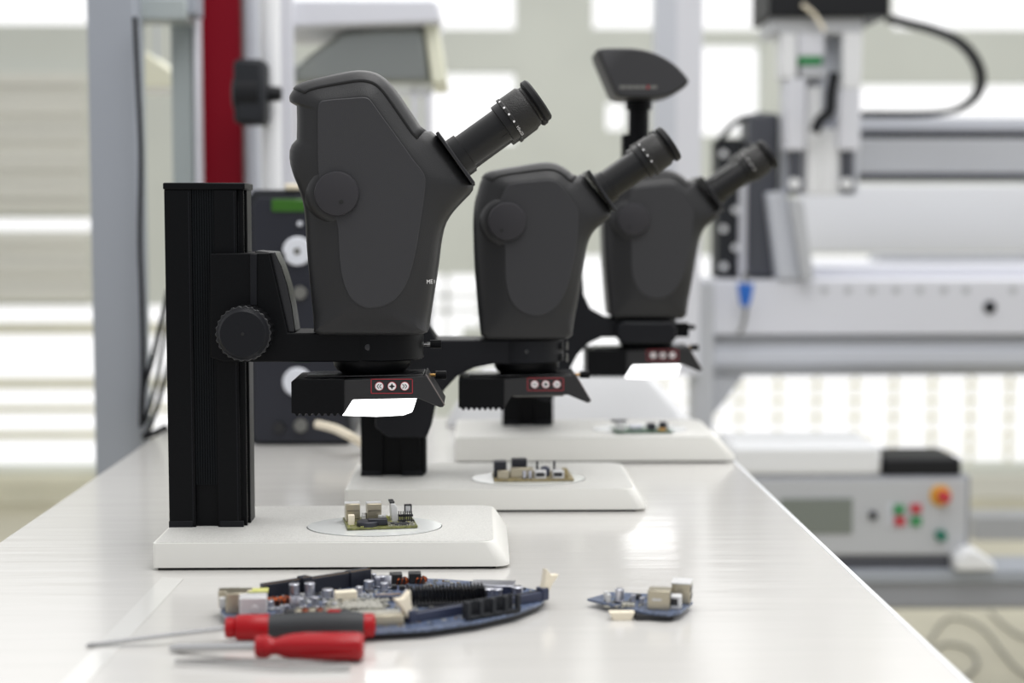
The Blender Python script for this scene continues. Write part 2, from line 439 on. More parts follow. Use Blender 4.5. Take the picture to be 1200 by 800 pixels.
# ---- first microscope
O1 = [(343,116),(347,109.5),(353,103),(368,98),(385,94),(403,90),(420,87),(434,87.5),(446,91),(457,99),(468,113),(484,137),(496,155),(510,156),(526,178),(541,198),(555,217),(554,224),(541,237),(529,250),(521,264),(517,283),(514.5,305),(511,330),(507,355),(503.5,378),(502,388.5),(470,389),(435,389),(400,389),(373,388.5),(371.5,378),(369,350),(366,320),(363,285),(362,260),(360,240),(354,220),(348,206),(343.5,190),(344,174),(352,165),(352,165),(352.5,145),(352,126),(352,126),(344,122),(344,122)]
P1 = [(374,121),(377,118),(381,117.5),(392,116),(402,115.5),(415,114.5),(424,113.8),(429,114),(433,116),(437,121),(446,134),(460,153),(475,174),(484,187),(490,194),(494,199),(498,206),(499,213),(498,224),(496,239),(493,258),(489.5,282),(485,305),(478,330),(466,349),(452,358),(443,360),(436,361),(430,361),(424,359),(415,354),(408,345),(402,330),(398.5,310),(397,285),(396,262),(390,252),(381,238),(375,218),(373,200),(372.5,184),(372.5,172),(372.5,168),(372.5,148),(372.5,134),(372.5,130),(373,127),(373,125)]
def microscope_one():
    Yc = 1.455
    o = at(435, 388, Yc)
    root = empty('stereo_microscope', (o.x, Yc, TZ), 0, 'black stereo microscope nearest the camera, its white light lit, on a white base', 'microscope', 'stereo microscopes along the bench')
    L = mkL(root, Yc); W = .055
    body, bvh = head(root, L, None, O1, P1, W, (394.5, 227), 26*K1*.965, (399.8, 236.5), (1, 12), {26, 27, 28, 29, 30})
    e = L(631, 116, -.03); d = (44, 31.6)
    mount(root, (e[0]-.8122*118.5*K1*.985, e[1]-.5833*118.5*K1*.985), d, K1, 35.5, .0565)
    for y in (-.031, .031): eyepiece(root, e, d, K1*.985, y, detail=(y < 0))
    # lettering on the body, projected on the surface
    me = text_bm('MET', 6.8*K1); x0, z0 = L(500.5, 331.5, -.03)
    for v in me.vertices:
        x = x0+v.co.x*.8; z = z0+v.co.y
        hit = bvh.ray_cast(Vector((x, -1, z)), Vector((0, 1, 0)))
        v.co = Vector((x, (hit[0].y if hit[0] else 0)-.0004, z))
    me.materials.append(M['icon']); link(bpy.data.objects.new('lettering', me), body)
    # base
    f = lambda px, py, Y: at(px, py, Y).x-root.location.x
    xb0 = f(179, 672, 1.36); xb1 = f(597.5, 672, 1.36)
    dl = tb(439, 617, TZ+.0235)-root.location
    base(root, xb0, xb1, 1.36-Yc, 1.537-Yc, .0235, .0125, (dl.x, dl.y), .0595)
    # column
    xc0 = f(198.5, 618, 1.43); xc1 = xc0+.0655+.004
    zt = at(240, 214, 1.43).z-TZ
    column(root, xc0, xc1, 1.43-Yc, 1.482-Yc, .0235, zt)
    # carriage + arm
    y0 = -.034
    P = lambda pts, dy=-.034: [L(x, y, dy) for x, y in pts]
    car = MB().prism(P([(246,297),(316,296),(337.5,390),(438,390),(438,424),(262,424),(246,419)]), y0, .026).build('focus_arm', M['anod'], root, bevel=.0012)
    MB().prism(P([(300,293.5),(323,295),(331,312),(338,334),(343,358),(347.5,389),(300,389)], -.02), -.027, .012).build('arm_rib', M['gloss'], car, bevel=.001)
    MB().prism(P([(293,297.5),(301,297.5),(301,358),(293,358)], -.036), -.0365, -.033).build('slide_strip', M['anod2'], car, bevel=.0006)
    cx = L(447, 400, 0)[0]; za = L(447, 388.5, -.036)[1]; zb = L(447, 423.5, -.036)[1]
    MB().lathe((cx, 0, zb), (0, 0, 1), [(0, .0365), (.001, .038), (za-zb-.001, .038), (za-zb, .037)], 64).build('mount_ring', M['anod'], car)
    hx, hz = L(431.5, 406.5, -.034)
    MB().lathe((hx, -.0335, hz), (0, -1, 0), [(0, .0028), (.0035, .0028), (.0036, .0016)], 20).build('set_screw', M['gloss'], car)
    a = L(499, 403, 0)
    MB().cyl((a[0]-.004, 0, a[1]), (a[0]+.006, 0, a[1]), .0018).build('screw_shaft', M['steel'], car)
    MB().lathe((a[0]+.004, 0, a[1]), (1, 0, 0), [(0, .0038), (.010, .0040)], 20).build('thumb_screw', M['anod'], car)
    focus_knob(root, *L(287, 390, -.05), -.064, -.030, 33*K1*.96)
    # cone
    cz0 = L(440, 443, 0)[1]
    MB().lathe((L(436, 430, 0)[0], 0, cz0-.004), (0, 0, 1), [(0, .026), (.009, .026), (.012, .031), (.016, .034), (.02, .035), (zb-cz0+.006, .035)], 56).build('objective', M['anod'], root)
    ax, az = L(434, 443, -.043); illum(root, ax, az, K1*.97)
    return root
microscope_one()
# ---- second and third microscope (shorter body)
O2 = [(560,224),(563.5,211),(570,203),(588,199),(608,196),(625,193),(640,191.5),(651,193.5),(662,200),(671,208),(681,204),(691,217),(703,232),(714.5,248),(713,255),(703,262),(693,271),(687,283),(683.5,300),(680,322),(676,348),(671,375),(668,394.5),(645,395),(615,395),(590,395),(564,394.5),(561,375),(558.5,345),(556,315),(554.8,285),(554.3,262),(554.8,248),(556.5,235)]
P2 = [(590,226),(592,220),(597,216),(608,214),(620,213),(632,212),(643,211),(650,212),(655,215),(661,222),(668,231),(673,238),(677,244),(678.5,250),(678,258),(677.5,266),(677,276),(675.5,288),(673,303),(669,322),(663,343),(652,360),(640,368),(632,370),(623,369.5),(612,366),(602,358),(596,346),(592.5,330),(592,310),(592,288),(588,277),(579,262),(582,243)]
def microscope_small(Yc, pxc, label, prm):
    Yr = 1.715
    o = at(pxc, 394, Yc)
    root = empty('stereo_microscope', (o.x, Yc, TZ), 0, label, 'microscope', 'stereo microscopes along the bench')
    ref = at(615, 394, Yr)
    def R(px, py, dy=0):
        p = at(px, py, Yr+dy); return (p.x-ref.x, p.z-TZ+prm['dz'])
    L = mkL(root, Yc); W = .052; K2 = Yr/F
    head(root, R, None, O2, P2, W, (594.5, 259.5), 22.5*K2*.965, (588, 270), (1, 9), {22, 23, 24, 25, 26})
    e = R(785.5, 167, -.03); d = (86, 60); s = K2*.815
    mount(root, (e[0]-.8201*119*s, e[1]-.5722*119*s), d, K2*.84, 33.5, .0545)
    for y in (-.031, .031): eyepiece(root, e, d, s, y, detail=(y < 0), text=False)
    f = lambda px, Y: at(px, 560, Y).x-root.location.x
    hb = prm['hb']
    dl = tb(prm['disc'][0], prm['disc'][1], TZ+hb)-root.location
    base(root, f(prm['bx'][0], prm['by']), f(prm['bx'][1], prm['by']), prm['by']-Yc, prm['by']+.18-Yc, hb, prm['tap'], (dl.x, dl.y), .0595)
    cx0 = f(prm['col'][0], prm['cy']); cx1 = f(prm['col'][1], prm['cy'])
    column(root, cx0, cx1, prm['cy']-Yc, prm['cy']+.05-Yc, hb, .305, detail=False)
    car = MB().prism([L(x, y, -.03) for x, y in prm['arm']], -.034, .026).build('focus_arm', M['anod2'], root, bevel=.0015)
    kx = (cx0+cx1)/2+.005
    focus_knob(root, kx, prm['kz'], -.064, -.030, .0235)
    cx = R(prm['ringx'], 400, 0)[0]; za = R(620, 398.5, -.036)[1]; zb = R(620, 426, -.036)[1]
    MB().lathe((cx, 0, zb), (0, 0, 1), [(0, .0365), (.001, .0395), (za-zb-.001, .0395), (za-zb, .038)], 64).build('mount_ring', M['anod2'], car)
    hx, hz = R(617, 411.5, -.04)
    MB().lathe((hx, -.0385, hz), (0, -1, 0), [(0, .0024), (.0035, .0024), (.0036, .0014)], 20).build('set_screw', M['gloss'], car)
    if prm.get('boss'):
        a = L(722, 376, -.04); b = L(792, 402, -.04); c_ = .007
        MB().prism([(a[0]+c_, a[1]), (b[0]-c_, a[1]), (b[0], a[1]-c_), (b[0], b[1]+c_), (b[0]-c_, b[1]), (a[0]+c_, b[1]), (a[0], b[1]+c_), (a[0], a[1]-c_)], -.05, -.02).build('front_boss', M['anod2'], car, bevel=.003)
        a = L(790, 378, 0); b = L(806, 394, 0)
        MB().box(a[0], b[0], -.012, .012, b[1], a[1]).build('side_block', M['anod'], car, bevel=.001)
        MB().cyl((b[0], 0, (a[1]+b[1])/2+.003), (b[0]+.009, 0, (a[1]+b[1])/2+.003), .0032).build('thumb_screw', M['anod'], car)
    else:
        for py in (401, 415):
            a = R(664, py, -.02); MB().box(a[0]-.0005, a[0]+.002, -.02, -.008, a[1]-.008, a[1]).build('clamp_tab', M['wire'], car)
    cz0 = R(620, 444, 0)[1]; cxo = R(617, 430, 0)[0]
    MB().lathe((cxo, 0, cz0-.004), (0, 0, 1), [(0, .026), (.010, .026), (.013, .031), (.017, .034), (zb-cz0+.006, .035)], 56).build('objective', M['anod'], root)
    ax, az = L(prm['lab'][0], prm['lab'][1], -.043); illum(root, ax, az, prm['ls'], lit=prm['lit'], diff=prm['lit'])
    return root, L
microscope_small(1.715, 615, 'dark grey stereo microscope in the middle of the row, its light off', dict(
    dz=0, hb=.0235, disc=(619, 561), bx=(404, 759), by=1.627, tap=.0125, col=(423, 499), cy=1.713,
    arm=[(440,300),(500,300),(503,385),(512,398),(610,398),(610,427),(578,426),(555,430.5),(536,440),(521,456),(510,476),(506,497),(500,512),(455,512),(440,500)],
    kz=.17, ringx=617, lab=(617.5, 442), ls=.0007625, lit=False))
r3, L3 = microscope_small(2.03, 755, 'dark grey stereo microscope farthest back, with a camera head on a post above it', dict(
    dz=.0015, hb=.031, disc=(750, 503), bx=(533, 862), by=1.955, tap=.022, col=(589, 649), cy=2.07,
    arm=[(640,300),(682,312),(684,345),(692,362),(712,373),(745,375),(745,395),(705,395),(690,402),(677,415),(669,430),(665,455),(640,470),(615,460),(600,440),(600,320)],
    kz=.17, ringx=615, lab=(757.5, 409), ls=.00079, lit=True, boss=True))
# camera head on its post (part of the third microscope)
def q3(pts, dy=0): return [L3(x, y, dy) for x, y in pts]
post = MB()
a = L3(748, 205, .02); b = L3(748, 118, .02)
post.lathe((a[0], .02, a[1]), (0, 0, 1), [(0, .013), (b[1]-a[1]-.012, .013), (b[1]-a[1]-.011, .0165), (b[1]-a[1]+.004, .0165)], 32)
post.build('camera_post', M['anod'], r3)
a = L3(729, 158, .02); b = L3(744, 205, .02)
MB().box(a[0], b[0], .005, .035, b[1], a[1]).build('post_clamp', M['anod'], r3, bevel=.001)
O3h = [(695,65),(698,60.5),(720,60),(740,60.3),(757,63.5),(773,70),(788,80),(799,92),(803.5,98.5),(800,104),(790,111),(778,116),(760,118),(740,118),(725,118),(717,115.5),(712,105),(704,86)]
hd = MB(); ctrx = sum(p[0] for p in O3h)/len(O3h); ctrz = sum(p[1] for p in O3h)/len(O3h)
rings = []
for y, sc in ((-.05, .9), (-.048, .955), (-.043, .985), (-.03, 1), (.03, 1), (.043, .985), (.048, .955), (.05, .9)):
    pts = chaikin([Vector(L3(ctrx+(x-ctrx)*sc, ctrz+(z-ctrz)*sc, .02)) for x, z in O3h])
    rings.append([hd.bm.verts.new((p.x, .02+y, p.y)) for p in pts])
n = len(rings[0])
for r_, s_ in zip(rings, rings[1:]):
    for i in range(n): hd.bm.faces.new([r_[i], s_[i], s_[(i+1) % n], r_[(i+1) % n]])
hd.bm.faces.new(rings[0]); hd.bm.faces.new(rings[-1][::-1])
hdo = hd.build('camera_head', M['panel'], r3, angle=30)
for i, (xa, xb) in enumerate(((726, 734), (735, 742), (743, 750), (751, 757), (758.5, 760.5), (762, 770))):
    a = L3(xa, 100, -.031); b = L3(xb, 104, -.031)
    MB().box(a[0], b[0], -.0304, -.0298, b[1], a[1]).build('printed_mark', M['red'] if i == 4 else M['wire'], hdo)
# ================================================================ BENCH
def structure(o): o['kind'] = 'structure'; return o
YF, YB = .45, 2.42
tbl = empty('workbench', (-.06, 1.4, 0), 0, 'long white glossy workbench carrying the microscopes and circuit boards', 'workbench')
X0, X1 = -.441-(-.06), .3165-(-.06)
MB().box(X0, X1-.004, YF-1.4, YB-1.4, TZ-.03, TZ).build('bench_top', M['table'], tbl, bevel=.0012)
MB().box(X1-.004, X1, YF-1.4, YB-1.4, TZ-.03, TZ+.0002).build('edge_band', M['tableedge'], tbl, bevel=.0006)
for x in (X0+.05, X1-.09):
    for y in (YF-1.4+.05, YB-1.4-.09):
        MB().box(x, x+.04, y, y+.04, 0, TZ-.03).build('leg', M['postgrey'], tbl, bevel=.002)
MB().box(X0+.05, X1-.05, YB-1.4-.08, YB-1.4-.06, TZ-.1, TZ-.03).build('apron', M['postgrey'], tbl, bevel=.002)
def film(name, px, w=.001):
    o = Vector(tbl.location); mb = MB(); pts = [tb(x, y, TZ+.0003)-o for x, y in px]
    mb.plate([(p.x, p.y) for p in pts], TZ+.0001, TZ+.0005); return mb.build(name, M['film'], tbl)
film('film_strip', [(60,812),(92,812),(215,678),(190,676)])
#film('film_strip', [(690,698.5),(915,692.5),(915,691),(690,697)])
#film('film_strip', [(655,655),(760,653),(780,655),(660,656.5)])
#film('film_strip', [(780,668),(850,672),(905,682),(840,675)])
# ================================================================ CIRCUIT BOARDS
def part(name, m, root, fn, bevel=0, **k):
    mb = MB(); fn(mb); return mb.build(name, m, root, bevel=bevel, **k)
def capac(root, x, y, z, r, h, m='can'):
    c = MB().lathe((x, y, z), (0, 0, 1), [(0, r*1.08), (h*.12, r*1.08), (h*.14, r*.95), (h*.95, r), (h, r*.88)], 20).build('capacitor', M[m], root)
    MB().box(x-r*1.1, x+r*1.1, y-r*1.1, y+r*1.1, z-.0002, z+h*.12).build('capacitor_foot', M['chip'], c)
    return c
def chip(root, x, y, z, w, d, h=.0015, m='chip', rz=0, pins=True):
    mt = Matrix.Translation((x, y, z)) @ Matrix.Rotation(rz, 4, 'Z')
    c = MB().box(-w/2, w/2, -d/2, d/2, 0.0002, h, mt).build('chip', M[m], root, bevel=.0002)
    if pins:
        p = MB(); n = max(3, int(w/.0016))
        for k in range(n):
            xx = -w/2+w*(k+.5)/n
            for sg in (-1, 1): p.box(xx-.0003, xx+.0003, sg*d/2-.0008, sg*d/2+.0008, 0, h*.5, mt)
        p.build('chip_pins', M['can'], c)
    return c
def scatter(root, inside, z, n, m='smd', smax=.0022):
    mb = MB(); k = 0; tries = 0
    while k < n and tries < n*20:
        tries += 1
        x, y = inside()
        w = random.uniform(.0006, smax); d = random.uniform(.0005, smax*.7); h = random.uniform(.0004, .0014)
        mt = Matrix.Translation((x, y, z)) @ Matrix.Rotation(random.choice((0, PI/2))+.2, 4, 'Z')
        mb.box(-w/2, w/2, -d/2, d/2, -.0002, h, mt); k += 1
    o = mb.build('small_components', M[m], root); o['kind'] = 'stuff'; return o
# ---- board under the first microscope
p = tb(445, 613.5, TZ+.0248)
b1 = empty('circuit_board', (p.x, p.y, TZ+.0246), math.radians(9), 'small circuit board with two tall silver USB ports on the nearest microscope base', 'circuit board', 'circuit boards under the microscopes')
part('board', M['pcbolive'], b1, lambda m: m.box(-.031, .031, -.026, .026, .0004, .0022))
z = .0022
def usb(x, y, nm='usb_port', w=.0128, d=.0165, h=.0158):
    s = part(nm, M['tin'], b1, lambda m: m.box(x-w/2, x+w/2, y-d/2, y+d/2, z, z+h), .0006)
    for k in range(2):
        part('port_opening', M['chip'], s, lambda m: m.box(x-w/2+.0012, x+w/2-.0012, y-d/2-.0004, y-d/2+.001, z+.0022+k*.0075, z+.0026+k*.0075))
    part('port_tongue', M['silverbox'], s, lambda m: m.box(x-w/2-.0003, x+w/2+.0003, y-d/2+.003, y+d/2-.003, z+h-.001, z+h+.0003))
usb(-.0235, .012); usb(-.0045, .010)
part('hdmi_port', M['silverbox'], b1, lambda m: m.prism([(.0105, z), (.0165, z), (.0155, z+.013), (.013, z+.0165), (.0095, z+.0165)], -.004, .012), .0005)
part('port_cap', M['chip'], b1, lambda m: m.box(.0088, .0132, -.003, .011, z+.0163, z+.0182), .0005)
fr = MB(); 
fr.box(.0228, .0236, .004, .008, z, z+.0135).box(.0286, .0294, .004, .008, z, z+.0135).box(.0228, .0294, .004, .008, z+.0128, z+.0137)
fr.build('terminal_frame', M['chip'], b1); part('terminal_block', M['silverbox'], b1, lambda m: m.box(.0237, .0285, .0045, .0075, z+.006, z+.0127), .0003)
part('pin_header', M['chip'], b1, lambda m: [m.box(.0165, .030, .000, .003, z+.0035, z+.0055)]+[m.box(.017+.0019*k, .0178+.0019*k, .001, .0018, z, z+.0085) for k in range(7)])
part('pin_header', M['chip'], b1, lambda m: [m.box(.0155, .030, -.009, -.006, z, z+.0022)]+[m.box(.016+.0019*k, .0168+.0019*k, -.008, -.0072, z, z+.005) for k in range(7)])
part('coin_cell', M['slotblack'], b1, lambda m: m.lathe((-.012, -.016, z), (0, 0, 1), [(0, .0100), (.0035, .0100), (.0042, .0090)], 36))
part('coin_cell', M['slotblack'], b1, lambda m: m.box(-.012, .005, -.020, -.012, z, z+.0058), .0006)
part('white_connector', M['ivory'], b1, lambda m: m.box(-.029, -.0235, -.014, -.008, z, z+.009), .0005)
for x, y in ((-.014, .004), (-.013, .012), (.004, .0005), (.0005, -.001)): capac(b1, x, y, z, .0021, .006, 'silverbox')
chip(b1, .018, -.018, z, .013, .009); chip(b1, .010, -.014, z, .004, .006)
scatter(b1, lambda: (random.uniform(.004, .029), random.uniform(-.0245, -.006)), z, 110)
scatter(b1, lambda: (random.uniform(-.029, .029), random.uniform(-.0245, .024)), z, 60, 'lemon', .0016)
# ---- board under the middle microscope
p = tb(624, 559, TZ+.025)
b2 = empty('circuit_board', (p.x, p.y, TZ+.0246), math.radians(2), 'tan circuit board with black connectors on the middle microscope base', 'circuit board', 'circuit boards under the microscopes')
part('board', M['pcbtan'], b2, lambda m: m.box(-.0415, .0415, -.026, .026, .0004, .0024))
z = .0024
def blk(nm, mt, x0, x1, y0, y1, h, z_=None, root=None, bev=.0006): return part(nm, M[mt], root or b2, lambda m: m.box(x0, x1, y0, y1, z_ if z_ is not None else z, (z_ if z_ is not None else z)+h), bev)
blk('black_connector', 'slotblack', -.041, -.028, -.012, .004, .0165)
blk('black_connector', 'slotblack', -.022, -.006, -.004, .010, .0175)
blk('tin_connector', 'tin', -.024, -.0005, -.018, -.008, .0105)
blk('tin_connector', 'tin', -.038, -.026, -.022, -.014, .0085)
for xx in (.0008, .0195):
    s = blk('micro_port', 'silverbox', xx, xx+.012, -.024, -.014, .0085)
    part('port_opening', M['chip'], s, lambda m: m.prism([(xx+.001, z+.0025), (xx+.009, z+.0025), (xx+.011, z+.0045), (xx+.009, z+.0065), (xx+.001, z+.0065)], -.0245, -.0235))
for xx in (.0035, .0215): blk('header_pin', 'slotblack', xx, xx+.0023, -.006, -.003, .0165)
part('round_part', M['slotblue'], b2, lambda m: m.lathe((.013, -.004, z), (0, 0, 1), [(0, .005), (.008, .005), (.010, .003)], 24))
blk('tantalum_part', 'pcbtan', .030, .036, -.018, -.006, .009); blk('tantalum_part', 'ivory', .033, .037, -.004, .008, .006)
for x, y in ((-.010, -.021), (-.004, -.021)): capac(b2, x, y, z, .002, .008)
scatter(b2, lambda: (random.uniform(-.039, .039), random.uniform(-.0245, .024)), z, 120)
# ---- board under the third microscope
p = tb(752, 504, TZ+.033)
b3 = empty('circuit_board', (p.x, p.y, TZ+.0321), math.radians(3), 'small green circuit board on the farthest microscope base', 'circuit board', 'circuit boards under the microscopes')
part('board', M['pcbgreen'], b3, lambda m: m.box(-.036, .036, -.024, .024, .0004, .0022)); z = .0022
blk('black_connector', 'slotblack', -.040, -.020, -.012, -.004, .0025, .013, b3); blk('tin_connector', 'silverbox', -.033, -.022, -.014, 0, .0109, None, b3)
blk('tin_connector', 'can', -.016, .000, -.008, .006, .006, None, b3); blk('black_connector', 'slotblack', .006, .016, -.01, .002, .0085, None, b3)
part('coil', M['slotblack'], b3, lambda m: m.lathe((.027, .0, z), (0, 0, 1), [(0, .006), (.009, .005)], 24)); blk('tin_connector', 'gold', .018, .028, -.020, -.012, .003, None, b3)
scatter(b3, lambda: (random.uniform(-.034, .034), random.uniform(-.022, .022)), z, 80)
# ---- large round-edged board in front
pm = tb(450, 708); ZB = TZ
b4 = empty('motherboard', (pm.x, pm.y, TZ), 0, 'large blue computer board with curved edge and heat sink lying on the bench in front', 'circuit board')
zt = .0075
def q(px, py, z=zt):
    v = tb(px, py, TZ+z); return (v.x-pm.x, v.y-pm.y)
out = [(258,716),(268,727),(300,734),(370,739),(440,740),(500,736.5),(560,728),(605,717.5),(634,706),(642,698),(640,693),(615,688),(570,682),(520,678),(455,676),(400,684),(340,695),(290,703),(262,709)]
outl = [q(*o_) for o_ in out]
part('board', M['pcbblue'], b4, lambda m: m.plate(outl, zt-.0022, zt), .0004)
part('underside_tray', M['chip'], b4, lambda m: m.plate([(x*.97, y*.93) for x, y in outl], .0, zt-.0022))
def inb():
    while True:
        x = random.uniform(-.15, .12); y = random.uniform(-.1, .1); ins = False
        n_ = len(outl)
        for i in range(n_):
            x1, y1 = outl[i][0]*.96, outl[i][1]*.92; x2, y2 = outl[(i+1) % n_][0]*.96, outl[(i+1) % n_][1]*.92
            if (y1 > y) != (y2 > y) and x < (x2-x1)*(y-y1)/(y2-y1)+x1: ins = not ins
        if ins: return x, y
def qbox(name, m, p0, p1, wid, h, z0=zt, bev=.0005, parent=None):
    """bar from pixel p0 to pixel p1 (places on the board), given width and height"""
    a = Vector(q(*p0)); b = Vector(q(*p1)); d = b-a; mt = Matrix.Translation((a.x, a.y, z0)) @ Matrix.Rotation(math.atan2(d.y, d.x), 4, 'Z')
    return MB().box(0, d.length, -wid/2, wid/2, 0, h, mt).build(name, M[m], parent or b4, bevel=bev), mt, d.length
# expansion slots
for (p0, p1, w, h) in (((307,702),(352,695),.007,.0118), ((352,696),(362,694),.009,.0135), ((362,694.5),(408,687),.0075,.0118), ((408,687.5),(432,683.5),.009,.0125)):
    s, mt, ln = qbox('expansion_slot', 'slotblack', p0, p1, w, h)
    g = MB()
    k = 0
    while k*.0016 < ln-.002:
        g.box(.001+k*.0016, .0017+k*.0016, -w/2+.0007, -w/2+.0016, h-.0004, h+.0004, mt); k += 1
    g.build('slot_contacts', M['gold'], s)
# rear connectors at left
def cbox(name, m, px, py, w, d, h, rz=0, bev=.0006, parent=None, z0=zt):
    c = q(px, py); mt = Matrix.Translation((c[0], c[1], z0)) @ Matrix.Rotation(rz, 4, 'Z')
    return MB().box(-w/2, w/2, -d/2, d/2, 0, h, mt).build(name, M[m], parent or b4, bevel=bev), mt
s, mt = cbox('network_port', 'silverbox', 297, 722, .020, .016, .0155, .12)
MB().box(-.0104, -.0098, -.006, .006, .002, .012, mt).build('port_opening', M['chip'], s)
MB().lathe((mt @ Vector((.001, -.0079, .007))), (mt.to_3x3() @ Vector((0, -1, 0))), [(0, .003), (.0006, .0026)], 20).build('port_emboss', M['silverbox'], s)
s, mt = cbox('usb_port', 'tin', 278, 716, .016, .014, .0150, .12)
MB().box(-.0084, -.0079, -.005, .005, .002, .006, mt).box(-.0084, -.0079, -.005, .005, .008, .012, mt).build('port_opening', M['chip'], s)
cbox('video_port', 'tin', 269, 709.5, .016, .012, .0125, .12); cbox('port_rim', 'silverbox', 262, 712, .006, .010, .0085, .12)
s, mt = cbox('video_port', 'tin', 284, 707, .015, .010, .011, .12)
s, mt = cbox('yellow_transformer', 'slotblue', 303, 707, .014, .012, .0095, .1); MB().box(-.0075, .0075, -.0062, .0062, .0095, .0106, mt).build('transformer_label', M['lemon'], s)
for (px, py, hh) in ((345,702,.0125),(363,701,.0125)): capac(b4, *q(px, py), zt, .0040, hh)
for (px, py, r_, hh) in ((310,703,.0028,.006),(343,714,.0022,.010),(349,714,.0022,.010),(353,711,.0025,.007),(369,711,.0027,.008),(384,701,.0045,.0075),(400,702,.0040,.0065),(421,698,.0028,.0075),(432,690,.0040,.0070),(438,682,.0022,.0070),(443,688,.003,.009),(450,692,.0030,.0065),(448,686,.003,.008),(455,689,.0026,.0100),(572,703,.0045,.0095),(583,702,.0040,.0085),(592,698,.0018,.004),(606,701,.0045,.0095),(317,714,.0026,.007),(326,719,.0018,.005),(336,716,.0018,.005),(380,712,.002,.005),(392,715,.002,.006)):
    capac(b4, *q(px, py), zt, r_, hh)
def coil(px, py, r=.0042, core='copper'):
    c = q(px, py); mb = MB(); n_ = 60; turns = 9
    pts = []
    for k in range(turns*10+1):
        a = 2*PI*k/10; t = 2*PI*k/(turns*10)
        rr = r+.0016*math.cos(a); pts.append((c[0]+rr*math.cos(t), c[1]+rr*math.sin(t), zt+.0028+.0022*math.sin(a)))
    mb.tube(pts, .0006, 5, smooth=False); o = mb.build('copper_coil', M['copper'], b4)
    MB().lathe((c[0], c[1], zt), (0, 0, 1), [(0, r), (.0045, r), (.0046, r*.5)], 20).build('coil_core', M['chip'], o)
for px, py in ((319,708),(327,709),(334,707)): coil(px, py, .0034)
for px, py in ((470,684),(492,683)):
    coil(px, py, .0040); cbox('coil_cover', 'chip', px-6, py-.6, .010, .010, .0085, .1)
cbox('white_connector', 'ivory', 405, 706, .0165, .008, .0092, .28)
# audio jacks at the front left
for i, px in enumerate((350,358,366,375,384)):
    s, mt = cbox('audio_jack', 'tin' if i % 2 == 0 else 'copper', px, 731-.2*i, .0045, .010, .011, .05)
for (px, py, w, d, h, rz, m_) in ((395,722,.018,.012,.004,.1,'chip'),(425,714,.028,.018,.0045,.2,'smd'),(440,722,.036,.014,.0035,.15,'smd'),(320,728,.03,.010,.003,0,'slotblue'),(345,720,.014,.010,.004,.3,'chip'),(410,728,.024,.010,.005,.1,'smd'),(455,731,.022,.009,.0075,.15,'tin'),(455,699,.020,.005,.002,.2,'gold'),(462,703,.03,.006,.004,.1,'slotblue'),(540,694,.018,.01,.003,0,'smd')):
    cbox('chip', m_, px, py, w, d, h, rz)
for k in range(14):
    x, y = inb(); chip(b4, x, y, zt, random.uniform(.004, .010), random.uniform(.004, .008), .0015, rz=.15)
# row of transistors
for k in range(8): cbox('transistor', 'chip', 462+k*9.2, 690+k*.7, .0045, .004, .0035, .1)
# heat sink
s, mt, ln = qbox('heat_sink', 'chip', (478,708), (568,705), .022, .003, bev=.0003)
hf = MB(); nf = 22
for k in range(nf):
    x = ln*(k+.2)/nf; hf.box(x, x+ln/nf*.45, -.010, .010, .003, .0130, mt)
hf.build('heat_sink_fins', M['anod2'], s, bevel=.0003)
s, mt = cbox('shielded_chip', 'slotblue', 578, 697, .032, .018, .0085, -.15); MB().box(-.0165, .0165, -.0095, .0095, .0085, .0097, mt).build('metal_lid', M['can'], s, bevel=.0003)
# memory slot with white latches
s, mt, ln = qbox('memory_slot', 'slotblue', (479,729), (637,702), .0075, .0070, bev=.0008)
MB().box(.003, ln-.003, -.0010, .0010, .0062, .0073, mt).build('slot_groove', M['dark'], s)
for (t, sg) in ((.001, -1), (ln-.001, 1)):
    m2 = mt @ Matrix.Translation((t, 0, .004)) @ Matrix.Rotation(sg*.42, 4, 'Y')
    MB().prism([(-.0028, 0), (.0028, 0), (.0040, .010), (.0072, .0185), (0, .0160), (-.0062, .0190), (-.0038, .010)], -.0028, .0028, m2).build('latch', M['ivory'], s, bevel=.0006)
    MB().box(t-.003, t+.003, -.0048, .0048, .0, .0095, mt).build('slot_end', M['slotblue'], s, bevel=.001)
s, mt, ln = qbox('power_connector', 'chip', (546,726), (604,716), .010, .002, bev=.0003)
pc = MB()
for k in range(5): pc.box(ln*k/4-.0016, ln*k/4+.0016, -.005, -.001, 0, .0135, mt)
pc.box(0, ln, -.005, -.001, 0, .003, mt).box(0, ln, .003, .005, 0, .0125, mt); pc.build('connector_posts', M['unit'], s, bevel=.0004)
scatter(b4, lambda: (random.uniform(-.04, .005), random.uniform(-.062, -.028)), zt+.0035, 170, 'smd', .0055); scatter(b4, lambda: (random.uniform(-.10, .0), random.uniform(-.05, .0)), zt+.001, 200, 'silverbox', .004); scatter(b4, inb, zt, 420, 'smd', .0042); scatter(b4, inb, zt, 120, 'chip', .003); scatter(b4, inb, zt, 60, 'gold', .002)
